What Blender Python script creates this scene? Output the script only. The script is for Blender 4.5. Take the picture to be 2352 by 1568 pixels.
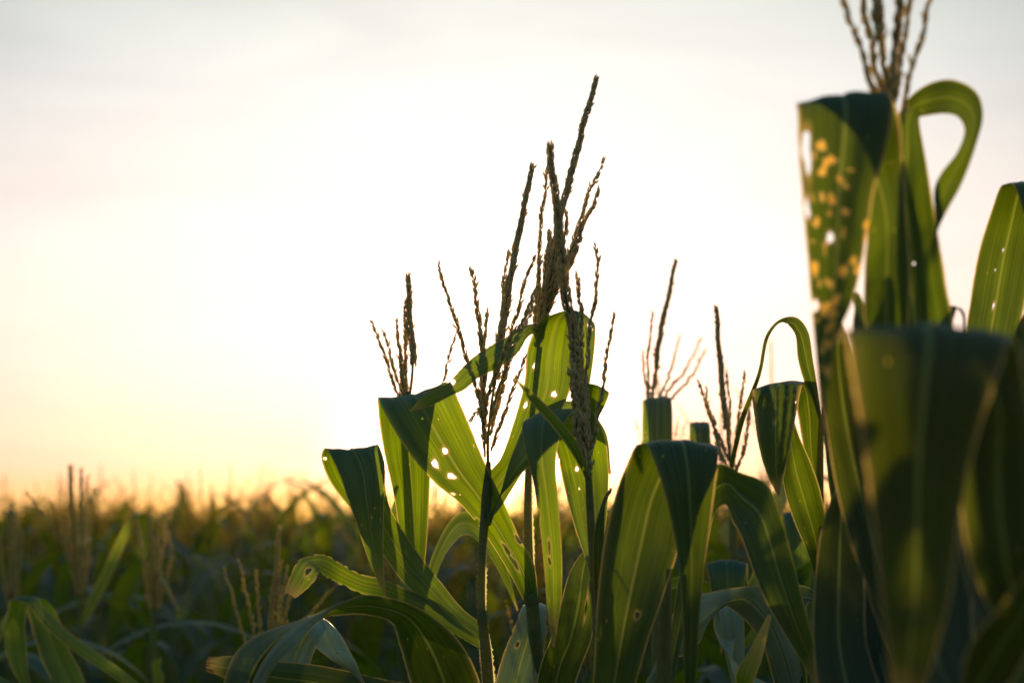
import bpy, math, random
import numpy as np
from mathutils import Vector

random.seed(7)
rng = np.random.default_rng(7)
S = bpy.context.scene
for o in list(bpy.data.objects):
    bpy.data.objects.remove(o)
COL = S.collection

# ------------------------------------------------------------------ camera
FPX = 3920.0                      # focal length in the 2352-wide measuring grid
CAM_Z = 2.0
HAZE = .0004
PITCH = math.atan(426 / FPX)
cd = bpy.data.cameras.new('camera'); cam = bpy.data.objects.new('camera', cd); COL.objects.link(cam)
cam.location = (0, 0, CAM_Z); cam.rotation_euler = (math.pi / 2 + PITCH, 0, 0)
cd.lens = 60; cd.sensor_width = 36; cd.clip_start = 0.05; cd.clip_end = 3000
cd.dof.use_dof = True; cd.dof.focus_distance = 2.33; cd.dof.aperture_fstop = 3.6
S.camera = cam
S.view_settings.view_transform = 'Standard'; S.view_settings.look = 'None'
S.view_settings.exposure = 0.35; S.view_settings.gamma = 1.0

FW = np.array([0, math.cos(PITCH), math.sin(PITCH)])
UP = np.array([0, -math.sin(PITCH), math.cos(PITCH)])
RT = np.array([1.0, 0, 0]); C0 = np.array([0, 0, CAM_Z])
def at(x, y, d):
    return C0 + d * (FW + RT * ((x - 1176) / FPX) + UP * ((784 - y) / FPX))
def project(P):
    Q = P - C0; dd = Q @ FW
    return 1176 + FPX * (Q @ RT) / dd, 784 - FPX * (Q @ UP) / dd

# ------------------------------------------------------------------ sun and sky
SUNDIR = at(1137, 1136, 1.0) - C0; SUNDIR /= np.linalg.norm(SUNDIR)
SUN_EL = math.asin(SUNDIR[2]); SUN_AZ = math.atan2(SUNDIR[0], SUNDIR[1])
sl = bpy.data.lights.new('sun', 'SUN'); so = bpy.data.objects.new('sun', sl); COL.objects.link(so)
sl.energy = 5.0; sl.angle = math.radians(0.55); sl.color = (1.0, 0.78, 0.42)
LAMPDIR = (math.cos(math.radians(1.7)) * math.sin(SUN_AZ), math.cos(math.radians(1.7)) * math.cos(SUN_AZ), math.sin(math.radians(1.7)))
so.rotation_euler = Vector(LAMPDIR).to_track_quat('Z', 'Y').to_euler()
so.location = (0, 30, 20)

class NT:
    def __init__(s, tree): s.t = tree; s.t.nodes.clear()
    def n(s, ty, **kw):
        nd = s.t.nodes.new(ty)
        for k, v in kw.items():
            if k.startswith('i_'):
                nd.inputs[int(k[2:])].default_value = v
            else: setattr(nd, k, v)
        return nd
    def l(s, a, b): s.t.links.new(a, b)
    def math(s, op, a, b=None, clamp=False):
        nd = s.n('ShaderNodeMath', operation=op, use_clamp=clamp)
        for i, q in enumerate((a, b)):
            if q is None: continue
            if isinstance(q, (int, float)): nd.inputs[i].default_value = q
            else: s.l(q, nd.inputs[i])
        return nd.outputs[0]
    def vmath(s, op, a, b=None):
        nd = s.n('ShaderNodeVectorMath', operation=op)
        for i, q in enumerate((a, b)):
            if q is None: continue
            if isinstance(q, (tuple, list)): nd.inputs[i].default_value = q
            else: s.l(q, nd.inputs[i])
        return nd
    def ramp(s, fac, stops, interp='LINEAR'):
        nd = s.n('ShaderNodeValToRGB'); r = nd.color_ramp; r.interpolation = interp
        while len(r.elements) < len(stops): r.elements.new(0.5)
        for e, (p, c) in zip(r.elements, stops):
            e.position = p
            e.color = (c, c, c, 1) if isinstance(c, (int, float)) else (*c, 1)
        s.l(fac, nd.inputs[0]); return nd.outputs[0]
    def mix(s, fac, a, b, blend='MIX'):
        nd = s.n('ShaderNodeMix', data_type='RGBA', blend_type=blend)
        for sock, q in ((nd.inputs[0], fac), (nd.inputs[6], a), (nd.inputs[7], b)):
            if isinstance(q, (int, float)): sock.default_value = q
            elif isinstance(q, (tuple, list)): sock.default_value = (*q, 1) if len(q) == 3 else q
            else: s.l(q, sock)
        return nd.outputs[2]

W = bpy.data.worlds.new('World'); S.world = W; W.use_nodes = True
w = NT(W.node_tree)
tc = w.n('ShaderNodeTexCoord')
dirn = w.vmath('NORMALIZE', tc.outputs['Generated']).outputs[0]
dot = w.vmath('DOT_PRODUCT', dirn, tuple(float(q) for q in SUNDIR)).outputs['Value']
ang = w.math('ARCCOSINE', w.math('MINIMUM', dot, 0.999999))
angn = w.math('DIVIDE', ang, math.pi)                    # 0..1 = 0..180 degrees from the sun
D = lambda deg: deg / 180.0
bright = w.ramp(angn, [(0, 1.0), (D(1.0), .62), (D(4), .40), (D(6.5), .235), (D(10), .215), (D(16), .178), (D(20), .154), (D(23), .125),
                       (D(35), .105), (D(80), .080), (D(180), .064)])
bright = w.math('MULTIPLY', bright, 4.0)
sep = w.n('ShaderNodeSeparateXYZ'); w.l(dirn, sep.inputs[0])
E = lambda deg: math.sin(math.radians(deg))
tint = w.ramp(w.math('MAXIMUM', sep.outputs[2], 0.0),
              [(0, (1.0, .50, .06)), (E(.8), (1.0, .61, .25)), (E(2), (1.0, .70, .57)), (E(5), (.985, .835, .79)), (E(10), (.93, .915, .90)),
               (E(15), (.82, .90, .90)), (E(19), (.76, .87, .83)), (E(35), (.62, .82, .92)), (1.0, (.42, .72, .98))])
behind = w.ramp(angn, [(0, (1, 1, 1)), (D(30), (1, 1, 1)), (D(75), (.62, .88, 1.0)), (1, (.5, .85, 1.0))])
col = w.mix(1.0, tint, behind, 'MULTIPLY')
mp = w.n('ShaderNodeMapping'); w.l(dirn, mp.inputs[0]); mp.inputs['Scale'].default_value = (1.6, 1.6, 7.0)
mp.inputs['Rotation'].default_value = (0.0, 0.32, 0)
nz = w.n('ShaderNodeTexNoise'); w.l(mp.outputs[0], nz.inputs['Vector']); nz.inputs['Scale'].default_value = 2.6
nz.inputs['Detail'].default_value = 6.0; nz.inputs['Roughness'].default_value = 0.55
nz.inputs['Distortion'].default_value = 0.6
cl = w.ramp(nz.outputs[0], [(.30, (.90, .895, .925)), (.5, (1, .985, .99)), (.70, (1.05, 1.055, 1.04))])
col = w.mix(1.0, col, cl, 'MULTIPLY')
sc = w.vmath('SCALE', col); w.l(bright, sc.inputs['Scale'])
b2 = w.n('ShaderNodeBackground'); w.l(sc.outputs[0], b2.inputs[0]); b2.inputs[1].default_value = 1.0
sky = w.n('ShaderNodeTexSky', sky_type='NISHITA', sun_disc=False)
sky.sun_elevation = SUN_EL; sky.sun_rotation = SUN_AZ; sky.air_density = 1.0; sky.dust_density = 2.0
b1 = w.n('ShaderNodeBackground'); w.l(sky.outputs[0], b1.inputs[0]); b1.inputs[1].default_value = 0.05
ad = w.n('ShaderNodeAddShader'); w.l(b1.outputs[0], ad.inputs[0]); w.l(b2.outputs[0], ad.inputs[1])
wo = w.n('ShaderNodeOutputWorld'); w.l(ad.outputs[0], wo.inputs[0])

# ------------------------------------------------------------------ materials
def new_mat(name):
    m = bpy.data.materials.new(name); m.use_nodes = True
    return m, NT(m.node_tree)

def leaf_material(name, refl, trans, tstr, vary=0.0, dry=(.42, .26, .09), veins=True):
    m, t = new_mat(name)
    uv = t.n('ShaderNodeUVMap'); uv.uv_map = 'UVMap'
    sp = t.n('ShaderNodeSeparateXYZ'); t.l(uv.outputs[0], sp.inputs[0])
    obj = t.n('ShaderNodeTexCoord'); oi = t.n('ShaderNodeObjectInfo')
    big = t.n('ShaderNodeTexNoise'); t.l(obj.outputs['Object'], big.inputs['Vector']); big.inputs['Scale'].default_value = 9.0
    big.inputs['Detail'].default_value = 3
    mottle = t.ramp(big.outputs[0], [(.3, .78), (.5, 1.0), (.7, 1.22)])
    trc = t.mix(1.0, trans, mottle, 'MULTIPLY'); rfc = t.mix(0.6, refl, mottle, 'MULTIPLY')
    if vary:
        hue = t.ramp(oi.outputs['Random'], [(0, (1 - vary, 1 - vary * .5, 1)), (.5, (1, 1, 1)), (1, (1 + vary, 1 - vary * .2, .8))])
        trc = t.mix(1.0, trc, hue, 'MULTIPLY'); rfc = t.mix(1.0, rfc, hue, 'MULTIPLY')
    bump_h = None
    if veins:
        # long parallel veins: noise stretched along the blade
        mpn = t.n('ShaderNodeMapping'); t.l(uv.outputs[0], mpn.inputs[0]); mpn.inputs['Scale'].default_value = (34, .35, 1)
        vn = t.n('ShaderNodeTexNoise'); t.l(mpn.outputs[0], vn.inputs['Vector']); vn.inputs['Scale'].default_value = 1.0
        vn.inputs['Detail'].default_value = 4; vn.inputs['Roughness'].default_value = .7
        mpb = t.n('ShaderNodeMapping'); t.l(uv.outputs[0], mpb.inputs[0]); mpb.inputs['Scale'].default_value = (5, .12, 1)
        vb = t.n('ShaderNodeTexNoise'); t.l(mpb.outputs[0], vb.inputs['Vector']); vb.inputs['Scale'].default_value = 1.0
        vs = t.ramp(vn.outputs[0], [(.34, .62), (.5, 1.0), (.62, 1.25), (.70, 1.75)])
        vbs = t.ramp(vb.outputs[0], [(.35, .72), (.65, 1.28)])
        trc = t.mix(1.0, trc, vs, 'MULTIPLY'); trc = t.mix(1.0, trc, vbs, 'MULTIPLY')
        rfc = t.mix(.45, rfc, vs, 'MULTIPLY')
        bump_h = t.math('ADD', vn.outputs[0], t.math('MULTIPLY', vb.outputs[0], 2.0))
        # midrib
        du = t.math('ABSOLUTE', t.math('SUBTRACT', sp.outputs[0], .5))
        rib = t.math('SUBTRACT', 1.0, t.math('DIVIDE', du, .036), clamp=True)
        trc = t.mix(rib, trc, (.27, .28, .035)); rfc = t.mix(rib, rfc, (.20, .27, .12))
        edge = t.n('ShaderNodeMapRange'); t.l(du, edge.inputs[0]); edge.inputs[1].default_value = .466; edge.inputs[2].default_value = .5
        trc = t.mix(edge.outputs[0], trc, (1.0, .66, .16)); rfc = t.mix(edge.outputs[0], rfc, (.34, .30, .14))  # golden rim light painted into the margin colour
        # tiny pale flecks
        mpf = t.n('ShaderNodeMapping'); t.l(uv.outputs[0], mpf.inputs[0]); mpf.inputs['Scale'].default_value = (16, 5, 1)
        vo = t.n('ShaderNodeTexVoronoi'); t.l(mpf.outputs[0], vo.inputs['Vector']); vo.inputs['Scale'].default_value = 1.0
        vo.inputs['Randomness'].default_value = 1.0
        sepc = t.n('ShaderNodeSeparateColor'); t.l(vo.outputs['Color'], sepc.inputs[0])
        on = t.math('GREATER_THAN', sepc.outputs[0], .80)
        fl = t.math('MULTIPLY', t.math('LESS_THAN', vo.outputs['Distance'], t.math('MULTIPLY', sepc.outputs[1], .14)), on)
        trc = t.mix(fl, trc, (.85, .62, .12))
    at_ = t.n('ShaderNodeAttribute'); at_.attribute_name = 'dry'
    dcl = t.math('MINIMUM', at_.outputs['Fac'], 1.0)
    trc = t.mix(dcl, trc, tuple(q * 1.5 for q in dry)); rfc = t.mix(dcl, rfc, dry)
    hole_glow = t.math('SUBTRACT', at_.outputs['Fac'], 1.0, clamp=True)          # golden glow of lit holes, painted as spots on the blade
    trc = t.mix(hole_glow, trc, (1.0, .50, .03))
    pr = t.n('ShaderNodeBsdfPrincipled'); t.l(rfc, pr.inputs['Base Color']); pr.inputs['Roughness'].default_value = .47
    pr.inputs['Specular IOR Level'].default_value = .30
    if bump_h is not None:
        bp = t.n('ShaderNodeBump'); t.l(bump_h, bp.inputs['Height']); bp.inputs['Strength'].default_value = .35
        bp.inputs['Distance'].default_value = .002; t.l(bp.outputs[0], pr.inputs['Normal'])
    tr = t.n('ShaderNodeBsdfTranslucent'); t.l(trc, tr.inputs[0])
    mx = t.n('ShaderNodeMixShader'); mx.inputs[0].default_value = tstr
    t.l(pr.outputs[0], mx.inputs[1]); t.l(tr.outputs[0], mx.inputs[2])
    o = t.n('ShaderNodeOutputMaterial'); t.l(mx.outputs[0], o.inputs[0])
    return m

M_LEAF = leaf_material('leaf_green', (.060, .140, .092), (.168, .225, .0), .55)
M_LEAF_SHADED = leaf_material('leaf_shaded', (.048, .100, .052), (.085, .115, .0005), .5)  # leaf copy with shade and weaker backlight put into its colours
M_LEAF_DEEP_SHADE = leaf_material('leaf_deep_shade', (.066, .078, .030), (.060, .072, .0005), .5)  # still dimmer leaf copy, deep shade put into its colours
M_LEAF_SHEEN = leaf_material('leaf_sky_sheen', (.30, .34, .24), (.07, .10, .012), .30)  # grey sheen of the sky painted in as leaf colour
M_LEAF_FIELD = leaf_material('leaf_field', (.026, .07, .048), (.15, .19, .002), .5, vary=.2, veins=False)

def solid_material(name, c1, c2, scale, trans=None, tstr=0.0, rough=.6, island=False, spec=.3):
    m, t = new_mat(name)
    obj = t.n('ShaderNodeTexCoord')
    nz = t.n('ShaderNodeTexNoise'); t.l(obj.outputs['Object'], nz.inputs['Vector']); nz.inputs['Scale'].default_value = scale
    nz.inputs['Detail'].default_value = 4
    fac = nz.outputs[0]
    fac = t.ramp(fac, [(.35, 0.0), (.65, 1.0)])
    if island:
        g = t.n('ShaderNodeNewGeometry'); fac = g.outputs['Random Per Island']
    colr = t.mix(fac, c1, c2)
    pr = t.n('ShaderNodeBsdfPrincipled'); t.l(colr, pr.inputs['Base Color']); pr.inputs['Roughness'].default_value = rough
    pr.inputs['Specular IOR Level'].default_value = spec
    bp = t.n('ShaderNodeBump'); t.l(nz.outputs[0], bp.inputs['Height']); bp.inputs['Strength'].default_value = .4
    bp.inputs['Distance'].default_value = .002; t.l(bp.outputs[0], pr.inputs['Normal'])
    o = t.n('ShaderNodeOutputMaterial')
    if tstr > 0:
        tr = t.n('ShaderNodeBsdfTranslucent'); tr.inputs[0].default_value = (*trans, 1)
        mx = t.n('ShaderNodeMixShader'); mx.inputs[0].default_value = tstr
        t.l(pr.outputs[0], mx.inputs[1]); t.l(tr.outputs[0], mx.inputs[2]); t.l(mx.outputs[0], o.inputs[0])
    else: t.l(pr.outputs[0], o.inputs[0])
    return m

M_STALK = solid_material('stalk_green', (.10, .15, .05), (.19, .20, .08), 60, (.40, .36, .05), .35)
M_SPIKE = solid_material('spikelet_green_purple', (.50, .52, .27), (.62, .48, .34), 300, (1.0, .74, .32), .46, island=True)
M_SPIKE_DRY = solid_material('spikelet_straw', (.56, .44, .19), (.64, .49, .24), 300, (1.0, .80, .30), .5, island=True)
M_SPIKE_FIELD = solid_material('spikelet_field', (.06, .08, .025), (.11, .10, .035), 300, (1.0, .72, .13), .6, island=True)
M_HAIR = solid_material('fine_hair', (.5, .42, .25), (.6, .5, .3), 20, (.95, .75, .35), .6)
M_SOIL = solid_material('soil', (.05, .033, .02), (.10, .07, .045), 6, rough=.95)

# ------------------------------------------------------------------ mesh helpers
class MB:
    def __init__(s): s.v = []; s.f = []; s.mi = []; s.uv = []; s.dry = []; s.n = 0
    def add(s, V, F, mi=0, uv=None, dry=None):
        V = np.asarray(V, float); F = np.asarray(F, int)
        s.v.append(V); s.f.append((F + s.n, mi)); s.n += len(V)
        s.uv.append(np.zeros((len(V), 2)) if uv is None else uv)
        s.dry.append(np.zeros(len(V)) if dry is None else dry)
    def mesh(s, name, mats, origin=(0, 0, 0), smooth=True):
        V = np.concatenate(s.v) - np.asarray(origin, float)
        me = bpy.data.meshes.new(name)
        fl = []; tot = []; mi = []
        for F, m in s.f:
            fl.append(F.ravel()); tot.append(np.full(len(F), F.shape[1])); mi.append(np.full(len(F), m))
        loops = np.concatenate(fl); tot = np.concatenate(tot); mi = np.concatenate(mi)
        me.vertices.add(len(V)); me.vertices.foreach_set('co', V.ravel())
        me.loops.add(len(loops)); me.loops.foreach_set('vertex_index', loops.astype(np.int32))
        me.polygons.add(len(tot))
        st = np.concatenate([[0], np.cumsum(tot)[:-1]])
        me.polygons.foreach_set('loop_start', st.astype(np.int32))
        me.polygons.foreach_set('material_index', mi.astype(np.int32))
        me.update(calc_edges=True)
        me.polygons.foreach_set('use_smooth', np.full(len(tot), smooth))
        uvl = me.uv_layers.new(name='UVMap'); UVs = np.concatenate(s.uv)
        uvl.data.foreach_set('uv', UVs[loops].ravel())
        a = me.attributes.new('dry', 'FLOAT', 'POINT'); a.data.foreach_set('value', np.concatenate(s.dry))
        for m in mats: me.materials.append(m)
        me.validate(); me.update()
        return me
    def build(s, name, mats, parent=None, smooth=True):
        org = parent_origin(parent)
        o = bpy.data.objects.new(name, s.mesh(name, mats, org, smooth)); COL.objects.link(o)
        o.parent = parent
        return o

def parent_origin(p):
    x = np.zeros(3)
    while p is not None: x = x + np.array(p.location); p = p.parent
    return x

def plant_root(loc, label, group=None):
    o = bpy.data.objects.new('corn_plant', None); COL.objects.link(o); o.location = loc
    o.empty_display_size = .1
    o['label'] = label; o['category'] = 'corn plant'
    if group: o['group'] = group
    return o

def hermite(P, ts, t):
    P = np.asarray(P, float); n = len(P)
    h = np.diff(ts); dP = np.diff(P, axis=0) / h[:, None]
    m = np.zeros_like(P); m[0] = dP[0]; m[-1] = dP[-1]
    for i in range(1, n - 1):
        m[i] = (dP[i] * h[i - 1] + dP[i - 1] * h[i]) / (h[i - 1] + h[i])
    i = np.clip(np.searchsorted(ts, t, side='right') - 1, 0, n - 2)
    s = ((t - ts[i]) / h[i])[:, None]; hh = h[i][:, None]
    return ((2 * s**3 - 3 * s**2 + 1) * P[i] + (s**3 - 2 * s**2 + s) * hh * m[i]
            + (-2 * s**3 + 3 * s**2) * P[i + 1] + (s**3 - s**2) * hh * m[i + 1])

def norm(a): return a / np.maximum(np.linalg.norm(a, axis=-1, keepdims=True), 1e-9)

def grid_faces(nv, nu):
    i = np.arange(nv - 1)[:, None] * nu + np.arange(nu - 1)[None, :]
    return np.stack([i, i + 1, i + 1 + nu, i + nu], -1).reshape(-1, 4)

def leaf_mesh(mb, A, B, M=None, bow=.10, ruffle=.03, holes=(), res=1.0, ragged=None, dry_edge=0.0, seed=0, dry_tip=0.07, bites=0.02):
    """A, B: the two margins of the blade as point lists; M: optional midrib."""
    r = np.random.default_rng(seed + 11)
    A = np.asarray(A, float); B = np.asarray(B, float)
    ctr = (A + B) / 2
    ch = np.sqrt(np.linalg.norm(np.diff(A, axis=0), axis=1) + np.linalg.norm(np.diff(B, axis=0), axis=1) + 1e-5)
    ts = np.concatenate([[0], np.cumsum(ch)])
    L = np.linalg.norm(np.diff(ctr, axis=0), axis=1).sum()
    wmax = np.linalg.norm(A - B, axis=1).max()
    # parameter table with equal arc length
    tt = np.linspace(0, ts[-1], 400); cc = hermite(ctr, ts, tt)
    arc = np.concatenate([[0], np.cumsum(np.linalg.norm(np.diff(cc, axis=0), axis=1))])
    cell = .0024 / res
    nv = int(max(14, min(340, 0.5 + L / cell))); nu = int(max(5, min(47, 2 * int(wmax / cell / 2) + 1)))
    ph = r.uniform(0, 6.28, 6)
    def surf(u, sarc):
        t = np.interp(sarc, arc, tt)
        a = hermite(A, ts, t); b = hermite(B, ts, t)
        a2 = hermite(A, ts, np.minimum(t + .01, ts[-1])); b2 = hermite(B, ts, np.minimum(t + .01, ts[-1]))
        a1 = hermite(A, ts, np.maximum(t - .01, 0)); b1 = hermite(B, ts, np.maximum(t - .01, 0))
        wv = b - a; wd = np.linalg.norm(wv, axis=1, keepdims=True)
        tan = (a2 + b2 - a1 - b1)
        n = norm(np.cross(wv, tan))
        uu = u[:, None]; c = 2 * uu - 1
        p = a * (1 - uu) + b * uu
        if M is not None:
            mm = hermite(M, ts, t); off = mm - (a + b) / 2
            p = p + off * (1 - np.abs(c)) ** 1.0
        p = p - n * wd * bow * (1 - np.abs(c) ** 1.6)
        k = sarc[:, None]
        p = p + n * wd * ruffle * np.abs(c) ** 2 * (np.sin(k * 48 + ph[0] + 2.0 * np.sign(c)) + .6 * np.sin(k * 95 + ph[1] - 1.3 * np.sign(c)))
        p = p + n * wd * .010 * np.sin(c * 9 + ph[2] + k * 6) * (1 - c * c)
        p = p + n * .0016 * np.exp(-(c / .05) ** 2)
        return p
    us = np.linspace(0, 1, nu); ss = np.linspace(0, arc[-1], nv)
    U, Sx = np.meshgrid(us, ss); U = U.ravel().copy(); Sx = Sx.ravel().copy()
    P = surf(U, Sx)
    F = grid_faces(nv, nu)
    dry = np.zeros(len(U))
    t = np.interp(Sx, arc, tt)
    wloc = np.linalg.norm(hermite(A, ts, t) - hermite(B, ts, t), axis=1)
    kill = np.zeros(len(U), bool)
    for hi, h in enumerate(holes):
        # (x px, y px, half-width px, half-length px [, lo, hi]) ; lo..hi limits the stretch of blade it sits on
        hx, hy, rx, ry = h[:4]; lo, hi_ = (h[4], h[5]) if len(h) > 4 else (0, 1)
        glow_spot = len(h) > 6
        px, py = project(P)
        dist = np.hypot(px - hx, py - hy); fr = Sx / arc[-1]
        dist[(fr < lo) | (fr > hi_)] = 1e9
        k = int(np.argmin(dist))
        if dist[k] > 40: continue
        dep = (P[k] - C0) @ FW; mpp = dep / FPX
        du = (U - U[k]) * wloc[k]; dv = Sx - Sx[k]
        th = np.arctan2(dv / ry, du / rx); a0 = r.uniform(0, 6.28, 3)
        wob = 1 + .14 * np.sin(2 * th + a0[0]) + .12 * np.sin(3 * th + a0[1]) + .09 * np.sin(5 * th + a0[2])
        rho = np.hypot(du / (rx * mpp), dv / (ry * mpp)) / wob
        # only near, same sheet
        ins = rho < 1
        near_ = np.zeros(len(U), bool)
        kr, kc = divmod(k, nu)
        for a_ in (-1, 0, 1):
            for b_ in (-1, 0, 1):
                if 0 <= kr + a_ < nv and 0 <= kc + b_ < nu: near_[(kr + a_) * nu + kc + b_] = True
        ins |= near_
        if glow_spot:
            dry = np.where(ins & (rho < 1.3), 2.0, np.maximum(dry, .6 * (rho < 1.6)))
        else: kill |= ins
        out = ins & (np.arange(len(U)) != k)
        sc_ = 1 / np.maximum(rho, .15)
        U = np.where(out, U[k] + (U - U[k]) * sc_, U); Sx = np.where(out, Sx[k] + (Sx - Sx[k]) * sc_, Sx)
        dry = np.maximum(dry, np.clip(1.5 - rho * .85, 0, 1) * .9 * (rho < 2.2))
    U = np.clip(U, 0, 1); Sx = np.clip(Sx, 0, arc[-1])
    if bites > 0:   # ragged margins
        edge = (np.abs(2 * U - 1) > .999)
        nb = np.interp(Sx * 260 + ph[3] * 50, np.arange(0, 400), r.random(400)) ** 3
        U = np.where(edge, .5 + (U - .5) * (1 - bites * nb), U); dry = np.maximum(dry, edge * .6)
    if ragged:      # torn end
        endv = Sx > arc[-1] - 1e-6
        Sx = np.where(endv, Sx - ragged * r.random(len(Sx)), Sx); dry = np.maximum(dry, endv * .5)
    P = surf(U, Sx)
    F = F[~kill[F].all(axis=1)]
    if dry_edge > 0:
        e = np.abs(2 * U - 1); dry = np.maximum(dry, np.clip((e - .8) / .2, 0, 1) * dry_edge)
    if dry_tip > 0:
        dry = np.maximum(dry, np.clip((Sx / arc[-1] - (1 - dry_tip)) / dry_tip, 0, 1) * .8)
    used = np.unique(F); remap = np.full(len(P), -1); remap[used] = np.arange(len(used))
    mb.add(P[used], remap[F], 0, np.stack([U[used], Sx[used] * 10 + seed * 3.7], 1), dry[used])

def tube(mb, pts, radii, sides=10, mi=0, n=None, cap=True, flat=1.0):
    pts = np.asarray(pts, float); radii = np.asarray(radii, float)
    ts = np.concatenate([[0], np.cumsum(np.linalg.norm(np.diff(pts, axis=0), axis=1))])
    n = n or max(4, int(ts[-1] / .012)); t = np.linspace(0, ts[-1], n)
    c = hermite(pts, ts, t); rr = np.interp(t, ts, radii)
    tan = norm(np.gradient(c, axis=0)); ref = np.array([0, 1.0, 0]) if abs(tan[0][1]) < .9 else np.array([1.0, 0, 0])
    a = norm(np.cross(tan, ref)); b = np.cross(tan, a)
    th = np.linspace(0, 2 * np.pi, sides, endpoint=False)
    V = c[:, None] + rr[:, None, None] * (a[:, None] * np.cos(th)[None, :, None] + flat * b[:, None] * np.sin(th)[None, :, None])
    V = V.reshape(-1, 3)
    i = np.arange(n - 1)[:, None] * sides; j = np.arange(sides)[None, :]
    F = np.stack([i + j, i + (j + 1) % sides, i + sides + (j + 1) % sides, i + sides + j], -1).reshape(-1, 4)
    mb.add(V, F, mi, np.stack([np.tile(th / 6.28, n), np.repeat(t * 10, sides)], 1))
    return c, tan, rr

SPK = np.array([[0, 0, 0], [1, 0, .34], [0, 1, .34], [-1, 0, .34], [0, -1, .34], [.55, 0, .75], [0, .55, .75], [-.55, 0, .75], [0, -.55, .75], [0, 0, 1.0]])
SPF = np.array([[0, 2, 1], [0, 3, 2], [0, 4, 3], [0, 1, 4], [5, 6, 9], [6, 7, 9], [7, 8, 9], [8, 5, 9]])
SPQ = np.array([[1, 2, 6, 5], [2, 3, 7, 6], [3, 4, 8, 7], [4, 1, 5, 8]])
def spikelets(mb, pos, axis, length, wid, mi, simple=False):
    n = len(pos); axis = norm(axis)
    a = norm(np.cross(axis, rng.normal(size=(n, 3)))); b = np.cross(axis, a)
    if simple: sv = SPK[[0, 1, 2, 3, 4, 9]]; q = None; f = np.array([[0, 2, 1], [0, 3, 2], [0, 4, 3], [0, 1, 4], [1, 2, 5], [2, 3, 5], [3, 4, 5], [4, 1, 5]])
    else: sv = SPK; f = SPF; q = SPQ
    V = pos[:, None] + wid[:, None, None] * (a[:, None] * sv[None, :, 0:1] + .75 * b[:, None] * sv[None, :, 1:2]) + length[:, None, None] * axis[:, None] * sv[None, :, 2:3]
    k = len(sv); off = (np.arange(n) * k)[:, None, None]
    mb.add(V.reshape(-1, 3), (f[None] + off).reshape(-1, 3), mi)
    if q is not None:
        mb.f.append(((q[None] + off).reshape(-1, 4) + mb.n - n * k, mi))

def rachis(mb, pts, rows=2, pitch=.0065, r_ax=.0008, r_row=.0016, sl=.0095, sw=.0016, start=0.08, mi=0, simple=False, bare_mi=0, sides=5, splay=.22, jitter=0.0):
    """one branch of a tassel: a thin axis closely set with pointed spikelets"""
    pts = np.asarray(pts, float)
    ts = np.concatenate([[0], np.cumsum(np.linalg.norm(np.diff(pts, axis=0), axis=1))]); L = ts[-1]
    if jitter:
        tj = np.linspace(0, L, max(5, int(L / .022))); pj = hermite(pts, ts, tj); k_ = rng.normal(0, jitter, pj.shape); k_[0] = 0
        pts = pj + k_; ts = np.concatenate([[0], np.cumsum(np.linalg.norm(np.diff(pts, axis=0), axis=1))]); L = ts[-1]
    tube(mb, pts, np.linspace(r_ax * 1.5, r_ax * .6, len(pts)), sides, bare_mi)
    t = np.arange(L * start, L - .003, pitch); t = t + rng.uniform(-.25, .25, len(t)) * pitch
    t = np.clip(t, 0, L)
    c = hermite(pts, ts, t); e = 1e-3
    tan = norm(hermite(pts, ts, np.minimum(t + e, L)) - hermite(pts, ts, np.maximum(t - e, 0)))
    ref = norm(rng.normal(size=3)[None]); a = norm(np.cross(tan, ref)); b = np.cross(tan, a)
    taper = np.clip(1.15 - .5 * (t / L) ** 2, .5, 1.1)
    tw = rng.uniform(0, 6.28)
    for k in range(rows):
        th = 2 * np.pi * k / rows + (np.arange(len(t)) % 2) * np.pi / rows + rng.normal(0, .25, len(t)) + tw + t * 25
        out = a * np.cos(th)[:, None] + b * np.sin(th)[:, None]
        jit = rng.uniform(-.8, .8, len(t))[:, None] * pitch
        pos = c + out * (r_row * taper)[:, None] * rng.uniform(.6, 1.1, len(t))[:, None] + tan * jit
        spl = splay * rng.uniform(.2, 1.3, len(t)); spl = np.where(rng.random(len(t)) < .04, spl + .45, spl)
        ax = tan + out * spl[:, None]
        spikelets(mb, pos, ax, sl * rng.uniform(.8, 1.15, len(t)) * np.clip(taper, .7, 1), sw * rng.uniform(.8, 1.2, len(t)), mi, simple)

# ------------------------------------------------------------------ hero plants
def px_path(path, d):
    """path of (x, y[, d]) -> world points"""
    return [at(p[0], p[1], p[2] if len(p) > 2 else d) for p in path]

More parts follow.
